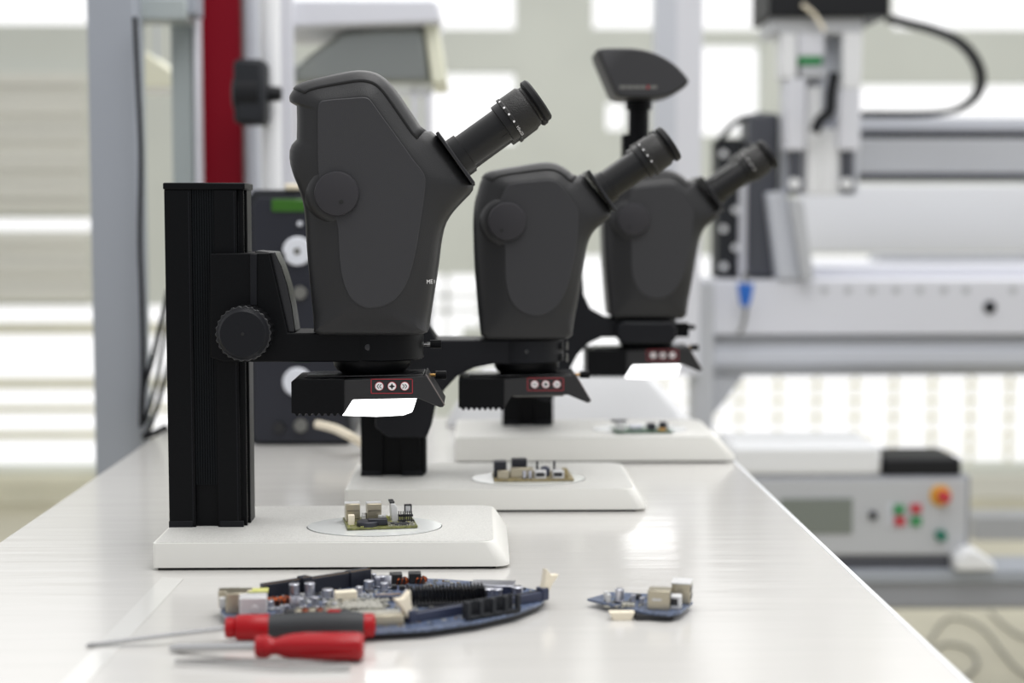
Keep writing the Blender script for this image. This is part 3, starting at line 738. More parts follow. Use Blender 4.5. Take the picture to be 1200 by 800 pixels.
# ---- small broken-off board at the right
p0 = tb(750, 712)
b5 = empty('circuit_board', (p0.x, p0.y, TZ), 0, 'small blue board with silver ports lying right of the large board', 'circuit board')
def q5(px, py, z=.006): v = tb(px, py, TZ+z); return (v.x-p0.x, v.y-p0.y)
z5 = .0065
pl = [q5(*o_) for o_ in ((688,702),(716,709),(752,717),(782,720.5),(797,718),(812,706),(800,699),(760,696),(716,694))]
part('board', M['pcbblue'], b5, lambda m: m.plate(pl, z5-.0018, z5), .0003)
part('lower_connector', M['ivory'], b5, lambda m: m.prism([(q5(712,712)[0], z5-.0005), (q5(742,712)[0], z5-.0005), (q5(738,712)[0], 0), (q5(717,712)[0], 0)], q5(730,716)[1]-.004, q5(730,716)[1]+.004), .0004)
part('lower_connector', M['chip'], b5, lambda m: m.box(q5(745,718)[0], q5(790,718)[0], q5(760,718)[1], q5(760,718)[1]+.02, .0, z5-.0018), .0004)
def c5(name, m, px, py, w, d, h, rz, z0=z5, bev=.0005):
    c = q5(px, py, z5); mt = Matrix.Translation((c[0], c[1], z0)) @ Matrix.Rotation(rz, 4, 'Z')
    return MB().box(-w/2, w/2, -d/2, d/2, 0, h, mt).build(name, M[m], b5, bevel=bev), mt
capac(b5, *q5(726, 706), z5, .0035, .0105); capac(b5, *q5(742, 706), z5, .002, .006); capac(b5, *q5(752, 708), z5, .002, .005)
for (x, y) in ((710,703),(713,706)): c5('component', 'silverbox', x, y, .003, .003, .007, .3)
c5('component', 'chip', 746, 702, .007, .005, .004, .1); c5('component', 'smd', 736, 711, .010, .004, .003, -.1)
s, mt = c5('usb_port', 'tin', 773, 712, .0165, .014, .0145, -.22)
MB().box(-.005, .002, -.0073, -.0068, .007, .0085, mt).build('shield_tab', M['silverbox'], s)
MB().box(.0080, .0086, -.0055, .0055, .002, .006, mt).box(.0080, .0086, -.0055, .0055, .008, .012, mt).build('port_opening', M['chip'], s)
s, mt = c5('usb_port', 'tin', 799, 704, .014, .018, .0150, -.22)
MB().box(.0070, .0074, -.007, .007, .002, .006, mt).box(.0070, .0074, -.007, .007, .0085, .012, mt).build('port_opening', M['chip'], s)
MB().box(-.0075, .0075, -.0095, .0095, .0150, .0158, mt).build('shield_lid', M['silverbox'], s)
s, mt = c5('network_port', 'silverbox', 790, 712, .011, .009, .010, -.22)
MB().box(-.003, .003, -.0048, -.0043, .003, .008, mt).build('port_opening', M['chip'], s)
def in5(): return (q5(random.uniform(705, 765), random.uniform(700, 713)))
scatter(b5, in5, z5, 60)
# ================================================================ TOOLS
def along(a, b, z):
    return Vector((a.x, a.y, z)), Vector((b.x, b.y, z))
# grey/red screwdriver
tip = tb(97, 758.5); e0 = tb(265, 752); e1 = tb(441, 748)
e0.y = tb(265, 753).y; e1.y = tb(441, 750).y
s1 = empty('screwdriver', (e0.x, e0.y, TZ), 0, 'screwdriver with charcoal and red soft grip, long thin blade pointing left', 'screwdriver')
o = Vector(s1.location); d = Vector((e1.x-e0.x, e1.y-e0.y, 0)); ln = d.length; d.normalize(); rh = .0108
ax0 = Vector((0, 0, rh)); dd = Vector((tip.x, tip.y, TZ+.0015))-(o+ax0)
MB().lathe(ax0, d, [(0, .0062), (.001, .0072), (.006, .0072), (.0068, .0064), (.0075, .0082), (.009, .0090), (.030, .0092), (.0305, .0089)], 32).build('handle_collar', M['sdred'], s1)
MB().lathe(ax0, d, [(.0302, .0089), (.034, .0088), (.050, .0098), (.066, .0108), (.080, .0110), (.092, .0100), (ln-.008, .0084)], 32).build('grip', M['sdgrey'], s1)
MB().lathe(ax0, d, [(ln-.0082, .0086), (ln-.003, .0086), (ln-.0008, .0074), (ln, .005)], 32).build('handle_cap', M['sdred'], s1)
MB().lathe(ax0+d*.002, dd, [(0, .0019), (dd.length*.93, .0017), (dd.length*.96, .0021), (dd.length, .0006)], 14).build('blade', M['steel'], s1)
MB().box(-.0045, .0045, -.003, .003, 0, .0006, Matrix.Translation(ax0+d*.076+Vector((0, 0, .0106)))).build('grip_inlay', M['sdred'], s1)
# clear red screwdriver
tip = tb(196, 764); e0 = tb(300, 774); e1 = tb(427, 774)
s2 = empty('screwdriver', (e0.x, e0.y, TZ), 0, 'shorter screwdriver with glossy all-red handle in front of the charcoal one', 'screwdriver')
o = Vector(s2.location); d = Vector((e1.x-e0.x, e1.y-e0.y, 0)); ln = d.length; d.normalize(); ax0 = Vector((0, 0, .0098)); dd = Vector((tip.x, tip.y, TZ+.003))-(o+ax0)
mb = MB(); prof = [(0, .0066), (.002, .0078), (.008, .0078), (.0105, .0060), (.014, .0056), (.019, .0076), (.025, .0090), (.034, .0096), (ln-.006, .0098), (ln-.002, .0092), (ln, .0070)]
seg = 36; rings = []
qd = d.to_track_quat('Z', 'Y'); u = qd @ Vector((1, 0, 0)); w = qd @ Vector((0, 1, 0))
for t, r_ in prof:
    rings.append([mb.bm.verts.new(ax0+d*t+(u*math.cos(2*PI*k/seg)+w*math.sin(2*PI*k/seg))*r_*(1-.05*(.5+.5*math.cos(6*2*PI*k/seg)) if .014 < t < ln-.003 else 1)) for k in range(seg)])
for a, b in zip(rings, rings[1:]):
    for k in range(seg): mb.bm.faces.new([a[k], a[(k+1) % seg], b[(k+1) % seg], b[k]])
mb.bm.faces.new(rings[0][::-1]); mb.bm.faces.new(rings[-1]); mb.build('handle', M['sdredclear'], s2)
MB().lathe(ax0+d*.002, dd, [(0, .0030), (dd.length*.86, .0030), (dd.length*.90, .0030), (dd.length, .0016)], 16).build('blade', M['steel'], s2)
# tweezers
t0 = tb(410, 786); t1 = tb(205, 780)
tw = empty('tweezers', (t0.x, t0.y, TZ), 0, 'thin steel tweezers nearest the camera in front of the red screwdriver', 'tweezers')
v = Vector((t1.x-t0.x, t1.y-t0.y, 0)); L_ = v.length; v.normalize(); n_ = Vector((-v.y, v.x, 0))
for sg in (-1, 1):
    pts = [v*(L_*t)+n_*sg*bw+Vector((0, 0, .003)) for t, bw in ((0, .0003), (.1, .003), (.3, .0072), (.45, .0075), (.7, .0045), (.9, .0018), (1, .0010))]
    P = smoothpts(pts, 6); mb = MB()
    rr = []
    for i, pp in enumerate(P):
        wz = .0026*(1-.7*i/len(P)); rr.append([mb.bm.verts.new(pp+n_*a+Vector((0, 0, c_))) for a, c_ in ((-.0005, -wz), (.0005, -wz), (.0005, wz), (-.0005, wz))])
    for a, b in zip(rr, rr[1:]):
        for k in range(4): mb.bm.faces.new([a[k], a[(k+1) % 4], b[(k+1) % 4], b[k]])
    mb.bm.faces.new(rr[0][::-1]); mb.bm.faces.new(rr[-1]); mb.build('tweezer_arm', M['steel'], tw)
# ================================================================ INSTRUMENTS AND STANDS BEHIND
def rect(mb, px0, py0, px1, py1, Y, depth, o=Vector((0, 0, 0))):
    a = at(px0, py0, Y)-o; b = at(px1, py1, Y)-o
    y0 = Y-o.y
    mb.box(a.x, b.x, y0, y0+depth, b.z, a.z); return mb
def thing(name, px, py, Y, label, cat, group=None, z=None):
    p = at(px, py, Y); 
    if z is not None: p.z = z
    return empty(name, p, 0, label, cat, group)
def R_(name, m, root, px0, py0, px1, py1, Y, depth, bevel=.003, label=None):
    o = rect(MB(), px0, py0, px1, py1, Y, depth, Vector(root.location) if root else Vector((0, 0, 0))).build(name, M[m], root, bevel=bevel)
    if label: o['label'] = label
    return o
# two stacked instruments
Yu = 2.12
for i, (y0, y1, poly, label) in enumerate(((398, 527, [(293,397),(402,397),(408,440),(412,520),(408,527),(298,527),(292,520)], 'lower dark bench instrument standing on the bench behind the column'), (222, 396, [(290,232),(297,222),(398,222),(404,240),(406,396),(292,396)], 'upper dark bench instrument with green display stacked on the other'))):
    pb = at(350, y1, Yu); zb = TZ if i == 0 else None
    r = empty('bench_instrument', (pb.x, Yu, pb.z if i else TZ), 0, label, 'instrument', 'stacked bench instruments')
    r.location.z = pb.z if i else TZ
    o = r.location
    pts = [at(x, y, Yu)-o for x, y in poly]
    if i == 0:
        lo = min(p_.z for p_ in pts)
        for p_ in pts:
            if p_.z < 0.004: p_.z = max(0, p_.z-lo)
    MB().prism([(p_.x, p_.z) for p_ in pts], 0, .22).build('case', M['unit'], r, bevel=.004)
    MB().prism([(p_.x*.9, p_.z*.93+.004) for p_ in pts], -.003, .001).build('front_panel', M['slotblack'], r, bevel=.002)
    if i == 1:
        R_('display', 'lcd', r, 318, 233, 358, 248, Yu-.006, .004); R_('label_plate', 'ivory', r, 333, 215, 352, 222.5, Yu-.004, .02)
        for (px, py, rad, m_) in ((349,294,17,'dial'),(352,262,3,'dial'),(352,343,8,'wire'),(328,340,8,'chip'),(330,300,6,'chip')):
            c = at(px, py, Yu)-o; s = rad*Yu/F; k = MB().lathe((c.x, -.003, c.z), (0, -1, 0), [(0, s), (.004, s), (.006, s*.9)], 28).build('gauge' if m_ == 'dial' and rad > 10 else 'control_knob', M[m_], r)
            if rad > 10: MB().lathe((c.x, -.009, c.z), (0, -1, 0), [(0, s*.25), (.002, s*.2)], 16).build('gauge_hub', M['wire'], k)
    else:
        pass
        R_('display', 'lcd', r, 340, 412, 364, 422, Yu-.006, .004)
        for (px, py, rad, m_) in ((349,447,17,'dial'),(353,498,8,'wire'),(328,500,7,'chip')):
            c = at(px, py, Yu)-o; s = rad*Yu/F; k = MB().lathe((c.x, -.003, c.z), (0, -1, 0), [(0, s), (.004, s), (.006, s*.9)], 28).build('gauge' if m_ == 'dial' and rad > 10 else 'control_knob', M[m_], r)
    c = None
# pale hose on the bench in front of the lower instrument
pa = tb(395, 515)
hz = empty('pale_hose', (pa.x, pa.y, TZ), 0, 'pale hose curving over the bench behind the nearest microscope', 'hose')
MB().tube([at(372, 497, 2.06)-pa, at(392, 502, 2.03)-pa, at(412, 512, 2.0)-pa, tb(432, 524, TZ+.005)-pa], .0055).build('hose', M['ivory'], hz)
# white tapered bin at the bench end
pa = tb(665, 497); Yw = 2.3
wb = MB(); rr = []
for (px0, px1, py, dd_) in ((522,806,495,.0),(530,803,485,.004),(560,765,440,.03),(566,758,434,.034)):
    a = at(px0, py, Yw); b = at(px1, py, Yw); z_ = a.z-TZ if py < 495 else 0
    x0, x1, y0, y1 = a.x-pa.x, b.x-pa.x, -.01+dd_, .10-dd_; c_ = .012
    rr.append([wb.bm.verts.new((x, y, z_)) for x, y in ((x0+c_, y0), (x1-c_, y0), (x1, y0+c_), (x1, y1-c_), (x1-c_, y1), (x0+c_, y1), (x0, y1-c_), (x0, y0+c_))])
for a, b in zip(rr, rr[1:]):
    for k in range(8): wb.bm.faces.new([a[k], a[(k+1) % 8], b[(k+1) % 8], b[k]])
wb.bm.faces.new(rr[0][::-1]); wb.bm.faces.new(rr[-1])
o = wb.build('white_cover', M['white'], None, bevel=.003, loc=(pa.x, 2.3, TZ)); tag(o, 'white tapered plastic cover at the far end of the bench', 'cover')
# grey bench upright and overhead frame (left)
fr_ = empty('steel_rack', (at(134, 500, 2.3).x, 2.3, 0), 0, 'tall grey steel rack upright at the left edge of the bench', 'rack')
o = Vector(fr_.location)
def fbox(name, m, px0, px1, z0, z1, Y, dep, py0=None, py1=None, bevel=.003, root=fr_):
    o = Vector(root.location); a = at(px0, 255, Y).x-o.x; b = at(px1, 255, Y).x-o.x
    zz0 = z0 if py1 is None else at(300, py1, Y).z; zz1 = z1 if py0 is None else at(300, py0, Y).z
    return MB().box(a, b, Y-o.y, Y-o.y+dep, zz0-o.z, zz1-o.z).build(name, M[m], root, bevel=bevel)
fbox('upright', 'postgrey', 106, 162, 0, 1.75, 2.3, .05)
fbox('upright_flange', 'postgreen', 156, 165, 0, 1.75, 2.32, .05)
fbox('upright', 'postgreen', 203, 228, 0, 1.75, 2.44, .04)
fbox('upright_flange', 'alulight', 229, 235, 0, 1.75, 2.43, .04)
fbox('top_beam', 'postgrey', 163, 234, 0, 1.75, 2.36, .06, -40, 17)
MB().box(*(lambda a, b: (a, b, .052, .13))(at(106,0,2.35).x-o.x, at(228,0,2.42).x-o.x), at(0,17,2.3).z, at(0,17,2.3).z+.03).build('top_beam', M['postgreen'], fr_, bevel=.003)
# lamp shade seen between the uprights
ls = thing('hanging_lamp', 184, 90, 3.1, 'small white lamp with slanted shade between the grey uprights', 'lamp')
o = Vector(ls.location)
MB().prism([((at(x, y, 3.1)-o).x, (at(x, y, 3.1)-o).z) for x, y in ((163,62),(170,60),(203,84),(203,103),(163,103))], 0, .14).build('lamp_shade', M['cream'], ls, bevel=.004)
R_('lamp_tube', 'white', ls, 160, 103, 204, 106, 3.1, .1)
R_('lamp_stem', 'postgrey', ls, 180, -60, 184, 72, 3.14, .02)
# red panel with the black clamp and silver pole
rp = empty('red_panel', (at(260, 300, 2.5).x, 2.5, 0), 0, 'tall dark red panel behind the nearest microscope column', 'panel')
fbox('panel_face', 'panelred', 238, 284, TZ*0, 1.8, 2.5, .03, root=rp); fbox('panel_edge', 'postgreen', 284, 291, 0, 1.8, 2.52, .05, root=rp)
lp = empty('pole_lamp', (at(312, 300, 2.35).x, 2.4, TZ), 0, 'white pole with black clamp carrying a wide overhead lamp', 'lamp')
o = Vector(lp.location)
def pole(px, r, Y, m, root, z0=0, z1=1.2, name='pole'):
    x = at(px, 255, Y).x; return MB().cyl((x-root.location.x, Y-root.location.y, z0-root.location.z), (x-root.location.x, Y-root.location.y, z1-root.location.z), r).build(name, M[m], root)
pole(320, .014, 2.42, 'white', lp, TZ, 1.8); pole(299, .012, 2.50, 'alu', lp, TZ, 1.8); 
fbox('back_plate', 'alulight', 312, 346, TZ, 1.8, 2.55, .02, root=lp)
c = at(296, 110, 2.38)-o
MB().box(c.x-.024, c.x+.022, c.y-.03, c.y+.03, c.z-.045, c.z+.048).build('clamp', M['unit'], lp, bevel=.008)
MB().lathe((c.x-.028, c.y, c.z), (1, 0, 0), [(0, .02), (.005, .034), (.04, .034), (.045, .02), (.05, .012), (.07, .010)], 28).build('clamp_knob', M['cable'], lp)
pt = lambda x, y, Y=2.6: ((at(x, y, Y)-o).x, (at(x, y, Y)-o).z)
MB().prism([pt(*p_) for p_ in ((328,4),(508,3),(515,8),(517,30),(500,31),(345,36),(328,36))], .16, .42).build('lamp_housing', M['alulight'], lp, bevel=.006)
MB().prism([pt(*p_) for p_ in ((337,82),(365,62),(400,36),(440,32),(498,31),(506,98),(337,98))], .20, .40).build('reflector', M['hood'], lp, bevel=.01, seg=4)
MB().prism([pt(*p_) for p_ in ((497,29),(514,31),(524,97),(506,98))], .19, .41).build('reflector_end', M['cream'], lp, bevel=.004)
# lower white posts behind
wp = empty('equipment_rack', (at(493, 200, 3.0).x, 3.0, 0), 0, 'light grey rack posts under the overhead lamp', 'rack')
for a, b in ((482,490),(497,507),(345,352)): fbox('post', 'alulight', a, b, 0, 1.3, 3.0, .04, root=wp)
fbox('shelf', 'alulight', 345, 507, 0, 0, 3.0, .04, 100, 112, root=wp)
# cables at left
cb = empty('cable_bundle', (at(172, 500, 2.25).x, 2.25, TZ), 0, 'dark cables hanging down beside the grey upright to the bench', 'cable', None)
o = Vector(cb.location)
A = lambda x, y, Y=2.27: at(x, y, Y)-o
for pts, rr_ in (([(158,20),(161,90),(165,180),(164,280),(166,340),(168,420),(166,490)], .0035), ([(198,340),(186,390),(176,430),(168,455),(166,500)], .004), ([(200,420),(186,470),(176,500),(168,512)], .0035), ([(199,370),(190,410),(183,450),(170,495)], .003)):
    MB().tube([A(*p_) for p_ in pts], rr_).build('cable', M['cable'], cb)
MB().tube([A(168,512), A(180,508), A(196,500)], .005).build('cable', M['cable'], cb)
# ================================================================ RIGHT-HAND MACHINE
Ym = 3.3
mc = empty('gantry_machine', (at(1000, 500, Ym).x, Ym, 0), 0, 'large light grey gantry assembly machine right of the bench', 'machine')
def G(name, m, px0, py0, px1, py1, dy=0, dep=.1, bevel=.004, root=mc, label=None): return R_(name, m, root, px0, py0, px1, py1, Ym+dy, dep, bevel, label)
G('side_column', 'alu', 770, -60, 792, 440, -.1, .08); G('side_column', 'alulight', 792, -60, 820, 440, -.1, .09)
G('support_leg', 'alumid', 812, 330, 834, 700, -.075, .07); G('support_leg', 'alumid', 1400, 330, 1424, 700, 0, .08)
bm_ = G('front_beam', 'alulight', 822, 328, 1420, 392, -.05, .2)
G('lower_beam', 'alumid', 832, 394, 1420, 440, -.03, .16, .012); G('beam_lip', 'alu', 832, 408, 1420, 428, -.045, .05, .006)
for px in (966,994,1022,1050,1078,1106,1132,1187):
    c = at(px, 340, Ym-.05)-mc.location; MB().lathe((c.x, c.y+.001, c.z), (0, -1, 0), [(0, .008), (.002, .008)], 16).build('beam_hole', M['alumid'], bm_)
c = at(1160, 360, Ym-.05)-mc.location; MB().lathe((c.x, c.y+.001, c.z), (0, -1, 0), [(0, .014), (.006, .012)], 16).build('beam_bolt', M['unit'], bm_)
MB().prism([((at(x, y, Ym)-mc.location).x, (at(x, y, Ym)-mc.location).z) for x, y in ((834,440),(868,440),(846,470),(834,484))], -.03, .03).build('corner_bracket', M['alumid'], mc)
# rails
for (y0, y1, m_, dp) in ((137,153,'alu',.12),(153,162,'darkgrey',.08),(162,203,'alumid',.1),(203,212,'darkgrey',.08)): G('gantry_rail', m_, 1008, y0, 1420, y1, .25 if m_ != 'darkgrey' else .27, dp)
G('bed_plate', 'alulight', 940, 312, 1420, 330, .1, .5); G('bed_plate', 'alumid', 1030, 298, 1420, 311, .45, .1)
G('rear_cover', 'white', 935, 216, 1420, 296, .7, .03)
# transfer column with dark covers
G('dark_cover', 'darkgrey', 878, 132, 912, 326, -.02, .12, .01); G('cable_guide', 'unit', 842, 162, 868, 326, .02, .1); G('guide_frame', 'alulight', 868, 200, 880, 326, 0, .1)
for k in range(7):
    c = at(848+(k % 2)*14, 180+k*22, Ym+.02)-mc.location; MB().lathe((c.x, c.y+.002, c.z), (0, -1, 0), [(0, .008), (.004, .007)], 14).build('guide_clip', M['white'], mc)
MB().prism([((at(x, y, Ym)-mc.location).x, (at(x, y, Ym)-mc.location).z) for x, y in ((893,226),(915,224),(942,326),(905,326))], -.06, .02).build('slanted_guard', M['alu'], mc, bevel=.004)
MB().prism([((at(x, y, Ym)-mc.location).x, (at(x, y, Ym)-mc.location).z) for x, y in ((915,232),(932,236),(944,326),(930,326))], -.09, -.06).build('slanted_guard', M['alumid'], mc, bevel=.004)
tube_ = [at(x, y, Ym+.02)-mc.location for x, y in ((838,175),(850,155),(868,140),(895,134))]; MB().tube(tube_, .006).build('hose', M['cable'], mc)
# tool head
th = empty('tool_head', (at(965, 120, Ym-.1).x, Ym-.1, at(965, 228, Ym-.1).z), 0, 'silver gantry tool head with black box on top', 'tool head')
H = lambda name, m, px0, py0, px1, py1, dy=0, dep=.06, bevel=.004: R_(name, m, th, px0, py0, px1, py1, Ym-.1+dy, dep, bevel)
H('black_box', 'cable', 902, -40, 1043, 19, -.02, .2); H('mount_plate', 'alumid', 905, 19, 1012, 40, 0, .14); H('back_plate', 'alu', 920, 36, 1006, 228, .06, .05)
H('glow_block', 'white', 916, 38, 934, 92, 0); H('glow_block', 'white', 988, 36, 1010, 105, 0); H('valve', 'alulight', 936, 38, 966, 66, 0); H('valve_label', 'green', 936, 66, 964, 76, .0); H('valve', 'alumid', 938, 77, 968, 92, 0)  # two white blocks stand in for warm lamp glow reflected on the head
H('slide', 'alulight', 922, 92, 944, 176, 0); H('slide', 'alulight', 984, 105, 1008, 176, 0); H('slide', 'white', 946, 100, 962, 228, .02); H('slide', 'white', 962, 150, 984, 228, .02)
for px in (932, 993):
    o = Vector(th.location); a = at(px, 176, Ym-.08)-o; b = at(px, 228, Ym-.08)-o
    MB().cyl((a.x, a.y, a.z), (b.x, b.y, b.z), .013).build('gripper', M['darkgrey'], th)
    c = at(px, 215, Ym-.1)-o; MB().lathe((c.x, c.y+.01, c.z), (0, -1, 0), [(0, .012), (.008, .011)], 16).build('gripper_cap', M['white'], th)
o = Vector(th.location)
MB().tube([at(x, y, Ym-.13)-o for x, y in ((978,85),(974,110),(972,130),(960,142),(955,155))], .011).build('hose', M['cable'], th)
MB().tube([at(x, y, Ym-.13)-o for x, y in ((940,5),(955,18),(966,36))], .004).build('hose', M['ivory'], th)
dc = empty('drag_chain', (at(1080, 133, Ym).x, Ym-.02, at(1080, 133, Ym).z), 0, 'black looping cable chain between tool head and rail', 'cable')
o = Vector(dc.location)
cp = smoothpts([at(x, y, Ym-.02)-o for x, y in ((1040,22),(1065,28),(1095,36),(1122,48),(1140,66),(1149,88),(1146,108),(1132,123),(1112,131),(1080,134),(1010,134))], 5)
mb = MB()
for i in range(len(cp)-1):
    a, b = cp[i], cp[i+1]; d = (b-a); ln = d.length; ang = math.atan2(d.z, d.x)
    mt = Matrix.Translation((a+b)/2) @ Matrix.Rotation(-ang, 4, 'Y'); mb.box(-ln*.52, ln*.52, -.02, .02, -.006, .006, mt)
mb.build('chain', M['cable'], dc, bevel=.001)
# blue tag on wire
bt = empty('blue_tag', (at(870, 392, 3.2).x, 3.2, at(870, 392, 3.2).z), 0, 'blue plug hanging on a pale wire against the machine beam', 'plug')
o = Vector(bt.location)
MB().prism([((at(x, y, 3.2)-o).x, (at(x, y, 3.2)-o).z) for x, y in ((864,332),(883,332),(880,350),(876,360),(868,358))], -.01, .01).build('plug', M['blue'], bt, bevel=.003)
MB().tube([at(x, y, 3.2)-o for x, y in ((874,318),(873,335),(874,360),(871,380),(866,391))], .004).build('wire', M['wire'], bt)
# control box on its shelf
Yc_ = 3.0
sh = empty('machine_shelf', (at(1100, 690, Yc_).x, Yc_, 0), 0, 'dark grey shelf beam under the control box', 'shelf')
R_('shelf_plate', 'darkgrey', sh, 870, 653.3, 1113, 668, Yc_-.001, .4); R_('shelf_beam', 'greybeam', sh, 860, 671, 1420, 713, Yc_, .1, .01); R_('beam_lip', 'postgrey', sh, 860, 668, 1420, 682, Yc_-.01, .12, .004)
R_('rear_rail', 'alumid', sh, 1142, 606, 1420, 632, Yc_+.5, .1)
for px in (890, 1390): fbox('leg', 'greybeam', px, px+24, 0, at(0, 713, Yc_).z, Yc_+.02, .06, root=sh)
cbx = empty('control_box', (at(1010, 652, Yc_).x, Yc_, at(1010, 653, Yc_).z), 0, 'light grey control box with red emergency stop and coloured keys', 'control box')
B = lambda name, m, px0, py0, px1, py1, dy=0, dep=.01, bevel=.002: R_(name, m, cbx, px0, py0, px1, py1, Yc_+dy, dep, bevel)
B('case', 'greybeam', 880, 558, 1136, 652, 0, .25, .004); B('front_plate', 'alumid', 883, 562, 1131, 649, -.004, .005); B('display', 'lcdgrey', 915, 584, 999, 625, -.008, .006)
o = Vector(cbx.location)
def btn(name, m, px, py, r, h=.008, parent=None):
    c = at(px, py, Yc_)-o; return MB().lathe((c.x, -.003, c.z), (0, -1, 0), [(0, r), (h, r), (h+.002, r*.8)], 24).build(name, M[m], parent or cbx)
btn('rotary_switch', 'unit', 1022, 603, .008)
for px, py, m_ in ((1054,597,'green'),(1074,596,'redkey'),(1055,611,'redkey'),(1074,611,'green')): B('push_button', m_, px-6, py-5, px+6, py+5, -.01, .008, .001)
B('key_plate', 'alu', 1040, 590, 1047, 618, -.006, .004)
es = btn('emergency_stop_ring', 'yellow', 1101, 580, .020, .005); btn('emergency_stop', 'redkey', 1103, 580, .0115, .022, es); btn('main_switch', 'teal', 1101, 626, .0105, .012)
bb = R_('black_box', 'cable', None, 1036, 537, 1127, 557.7, 3.0, .15, .006); tag(bb, 'flat black device lying on top of the control box', 'device')
wt = R_('white_tray', 'white', None, 858, 522, 1033, 557.7, 3.0, .2, .01); tag(wt, 'white plastic tray on the control box beside the bench edge', 'tray')
pk = MB(); o = at(1140, 668, 2.98)
pk.prism([((at(x, y-1.2, 2.98)-o).x, (at(x, y-1.2, 2.98)-o).z) for x, y in ((1116,667),(1118,652),(1132,641),(1146,646),(1160,656),(1166,667))], -.02, .08)
pko = pk.build('white_packet', M['white'], None, bevel=.006, loc=o); tag(pko, 'crumpled white packet on the beam right of the control box', 'packet')
# floor cables
for i, (pts, lab) in enumerate((([(1085,760),(1110,725),(1150,735),(1200,790),(1260,800)], 'grey cable looping over the floor at lower right'), ([(1160,716),(1180,735),(1205,748),(1260,752)], 'grey cable running under the machine to the right edge'), ([(1120,800),(1145,780),(1135,760),(1105,755),(1090,775),(1110,800)], 'coiled grey cable on the floor beside the bench edge'))):
    P = [tb(x, y, .004) for x, y in pts]; o = P[0].copy(); o.z = 0
    ob = MB().tube([p_-o for p_ in P], .003).build('floor_cable', M['wire'], None, loc=o); tag(ob, lab, 'cable', 'cables on the floor')
# ================================================================ ROOM
Yr = 6.0
def wx(px): return at(px, 255, Yr).x
def wz(py): return at(600, py, Yr).z
structure(MB().box(-4, 5, -1.5, Yr+.2, -.1, 0).build('floor', M['floor']))
holes = [(-260,108,-300,30),(-260,108,256,270),(-260,235,358,546),(340,604,-300,34),(694,773,-300,33),(818,905,-300,34),(1043,1500,-300,33),
         (500,604,84,168),(710,735,118,152),(818,892,50,158),(1002,1500,96,146),(540,562,322,384),(500,540,322,430),(640,1500,300,546),(562,640,430,546),(250,500,300,546)]
hs = [(wx(a), wx(b), wz(d), wz(c)) for a, b, c, d in holes]
xs = sorted({-4.0, 5.0} | {v for h in hs for v in h[:2] if -4 < v < 5}); zs = sorted({0.0, 2.9} | {v for h in hs for v in h[2:] if 0 < v < 2.9})
wbm = MB()
for zi in range(len(zs)-1):
    run = None
    for xi in range(len(xs)-1):
        cx, cz = (xs[xi]+xs[xi+1])/2, (zs[zi]+zs[zi+1])/2
        solid = not any(h[0] < cx < h[1] and h[2] < cz < h[3] for h in hs)
        if solid: run = [xs[xi] if run is None else run[0], xs[xi+1]]
        if (not solid or xi == len(xs)-2) and run: wbm.box(run[0], run[1], Yr, Yr+.12, zs[zi], zs[zi+1]); run = None
structure(wbm.build('wall_back', M['wall'], angle=20))
def win(n, parts):
    w = MB(); 
    for (a, b, c, d) in parts: w.box(wx(a), wx(b), Yr+.03, Yr+.07, wz(d), wz(c))
    return w
w1 = win(1, [(-262,236,378,392),(-262,236,443,456),(-262,236,475,484),(-262,236,505,515)]).build('window_1', M['blind']); structure(w1)
w2 = MB()
for k in range(14):
    px = 640+k*46; w2.box(wx(px), wx(px+3), Yr+.04, Yr+.07, wz(546), wz(430))
for py in (438, 452, 470, 490, 512, 528): w2.box(wx(562), wx(1500), Yr+.03, Yr+.06, wz(py+3), wz(py))
structure(w2.build('window_2', M['blind']))
w3 = MB()
for px in (-60,): w3.box(wx(px), wx(px+4), Yr+.03, Yr+.07, wz(546), wz(456))
for px in (430, 470, 520): w3.box(wx(px), wx(px+5), Yr+.03, Yr+.07, wz(546), wz(300))
for py in (345, 362, 400): w3.box(wx(250), wx(562), Yr+.03, Yr+.07, wz(py+5), wz(py))
structure(w3.build('window_3', M['frame']))
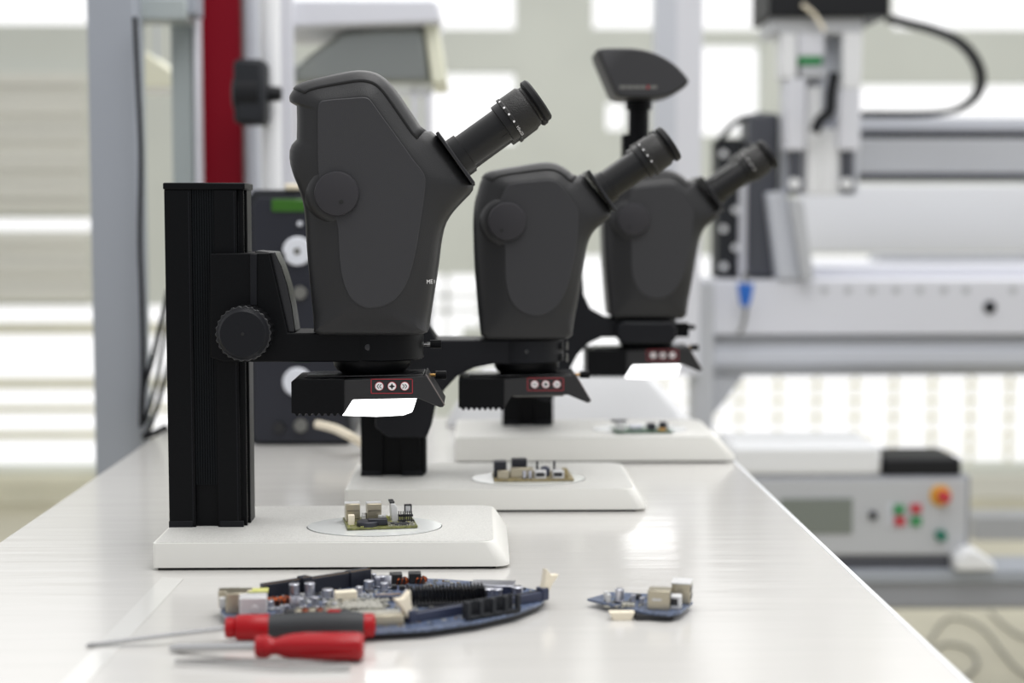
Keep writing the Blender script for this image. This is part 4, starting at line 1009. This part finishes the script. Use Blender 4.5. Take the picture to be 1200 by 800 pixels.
# wall trims and panels at left (blind packs)
for i, (y0, y1, m_) in enumerate(((88, 250, 'blind2'), (272, 352, 'blind2'), (552, 585, 'blind'))):
    t = MB(); n_ = max(2, int((y1-y0)/16))
    for k in range(n_):
        a = y0+(y1-y0)*k/n_; t.box(wx(-260), wx(106), Yr-.05+.008*(k % 2), Yr, wz(a+(y1-y0)/n_-1), wz(a))
    structure(t.build('trim_%d' % (i+1), M[m_]))
structure(MB().box(-4, 5, Yr-.02, Yr, 0, .09).build('baseboard_back', M['blind2']))
# ================================================================ LIGHT
w = bpy.data.worlds.new('world'); C.world = w; w.use_nodes = True
nt = w.node_tree; bg = nt.nodes['Background']
tc = nt.nodes.new('ShaderNodeTexCoord'); sp = nt.nodes.new('ShaderNodeSeparateXYZ'); nt.links.new(tc.outputs['Generated'], sp.inputs[0])
rp_ = nt.nodes.new('ShaderNodeValToRGB'); e = rp_.color_ramp.elements
mr = nt.nodes.new('ShaderNodeMapRange'); mr.inputs[1].default_value = -1; mr.inputs[2].default_value = 1
dp_ = nt.nodes.new('ShaderNodeVectorMath'); dp_.operation = 'DOT_PRODUCT'; dp_.inputs[1].default_value = (.22, .62, .52)
nt.links.new(tc.outputs['Generated'], dp_.inputs[0]); nt.links.new(dp_.outputs['Value'], mr.inputs[0]); nt.links.new(mr.outputs[0], rp_.inputs['Fac'])
e[0].position = .0; e[0].color = (.22, .22, .24, 1); e[1].position = .72; e[1].color = (1.0, 1.0, 1.0, 1)
e2 = rp_.color_ramp.elements.new(.45); e2.color = (.55, .56, .58, 1)
nt.links.new(rp_.outputs['Color'], bg.inputs['Color']); bg.inputs['Strength'].default_value = 1.25
def area(name, loc, size, power, rot=(0, 0, 0), color=(1, 1, 1)):
    l = bpy.data.lights.new(name, 'AREA'); l.shape = 'RECTANGLE'; l.size, l.size_y = size; l.energy = power; l.color = color
    o = bpy.data.objects.new(name, l); link(o); o.location = loc; o.rotation_euler = rot; return o
area('overhead_light', (.4, 1.0, 2.7), (1.2, 2.0), 29, color=(1, .99, .98))
area('overhead_light', (.9, 3.9, 2.8), (3.0, 2.0), 30, color=(1, .99, .96))  # added fill over the back, brightens wall and machine; no lamp in view
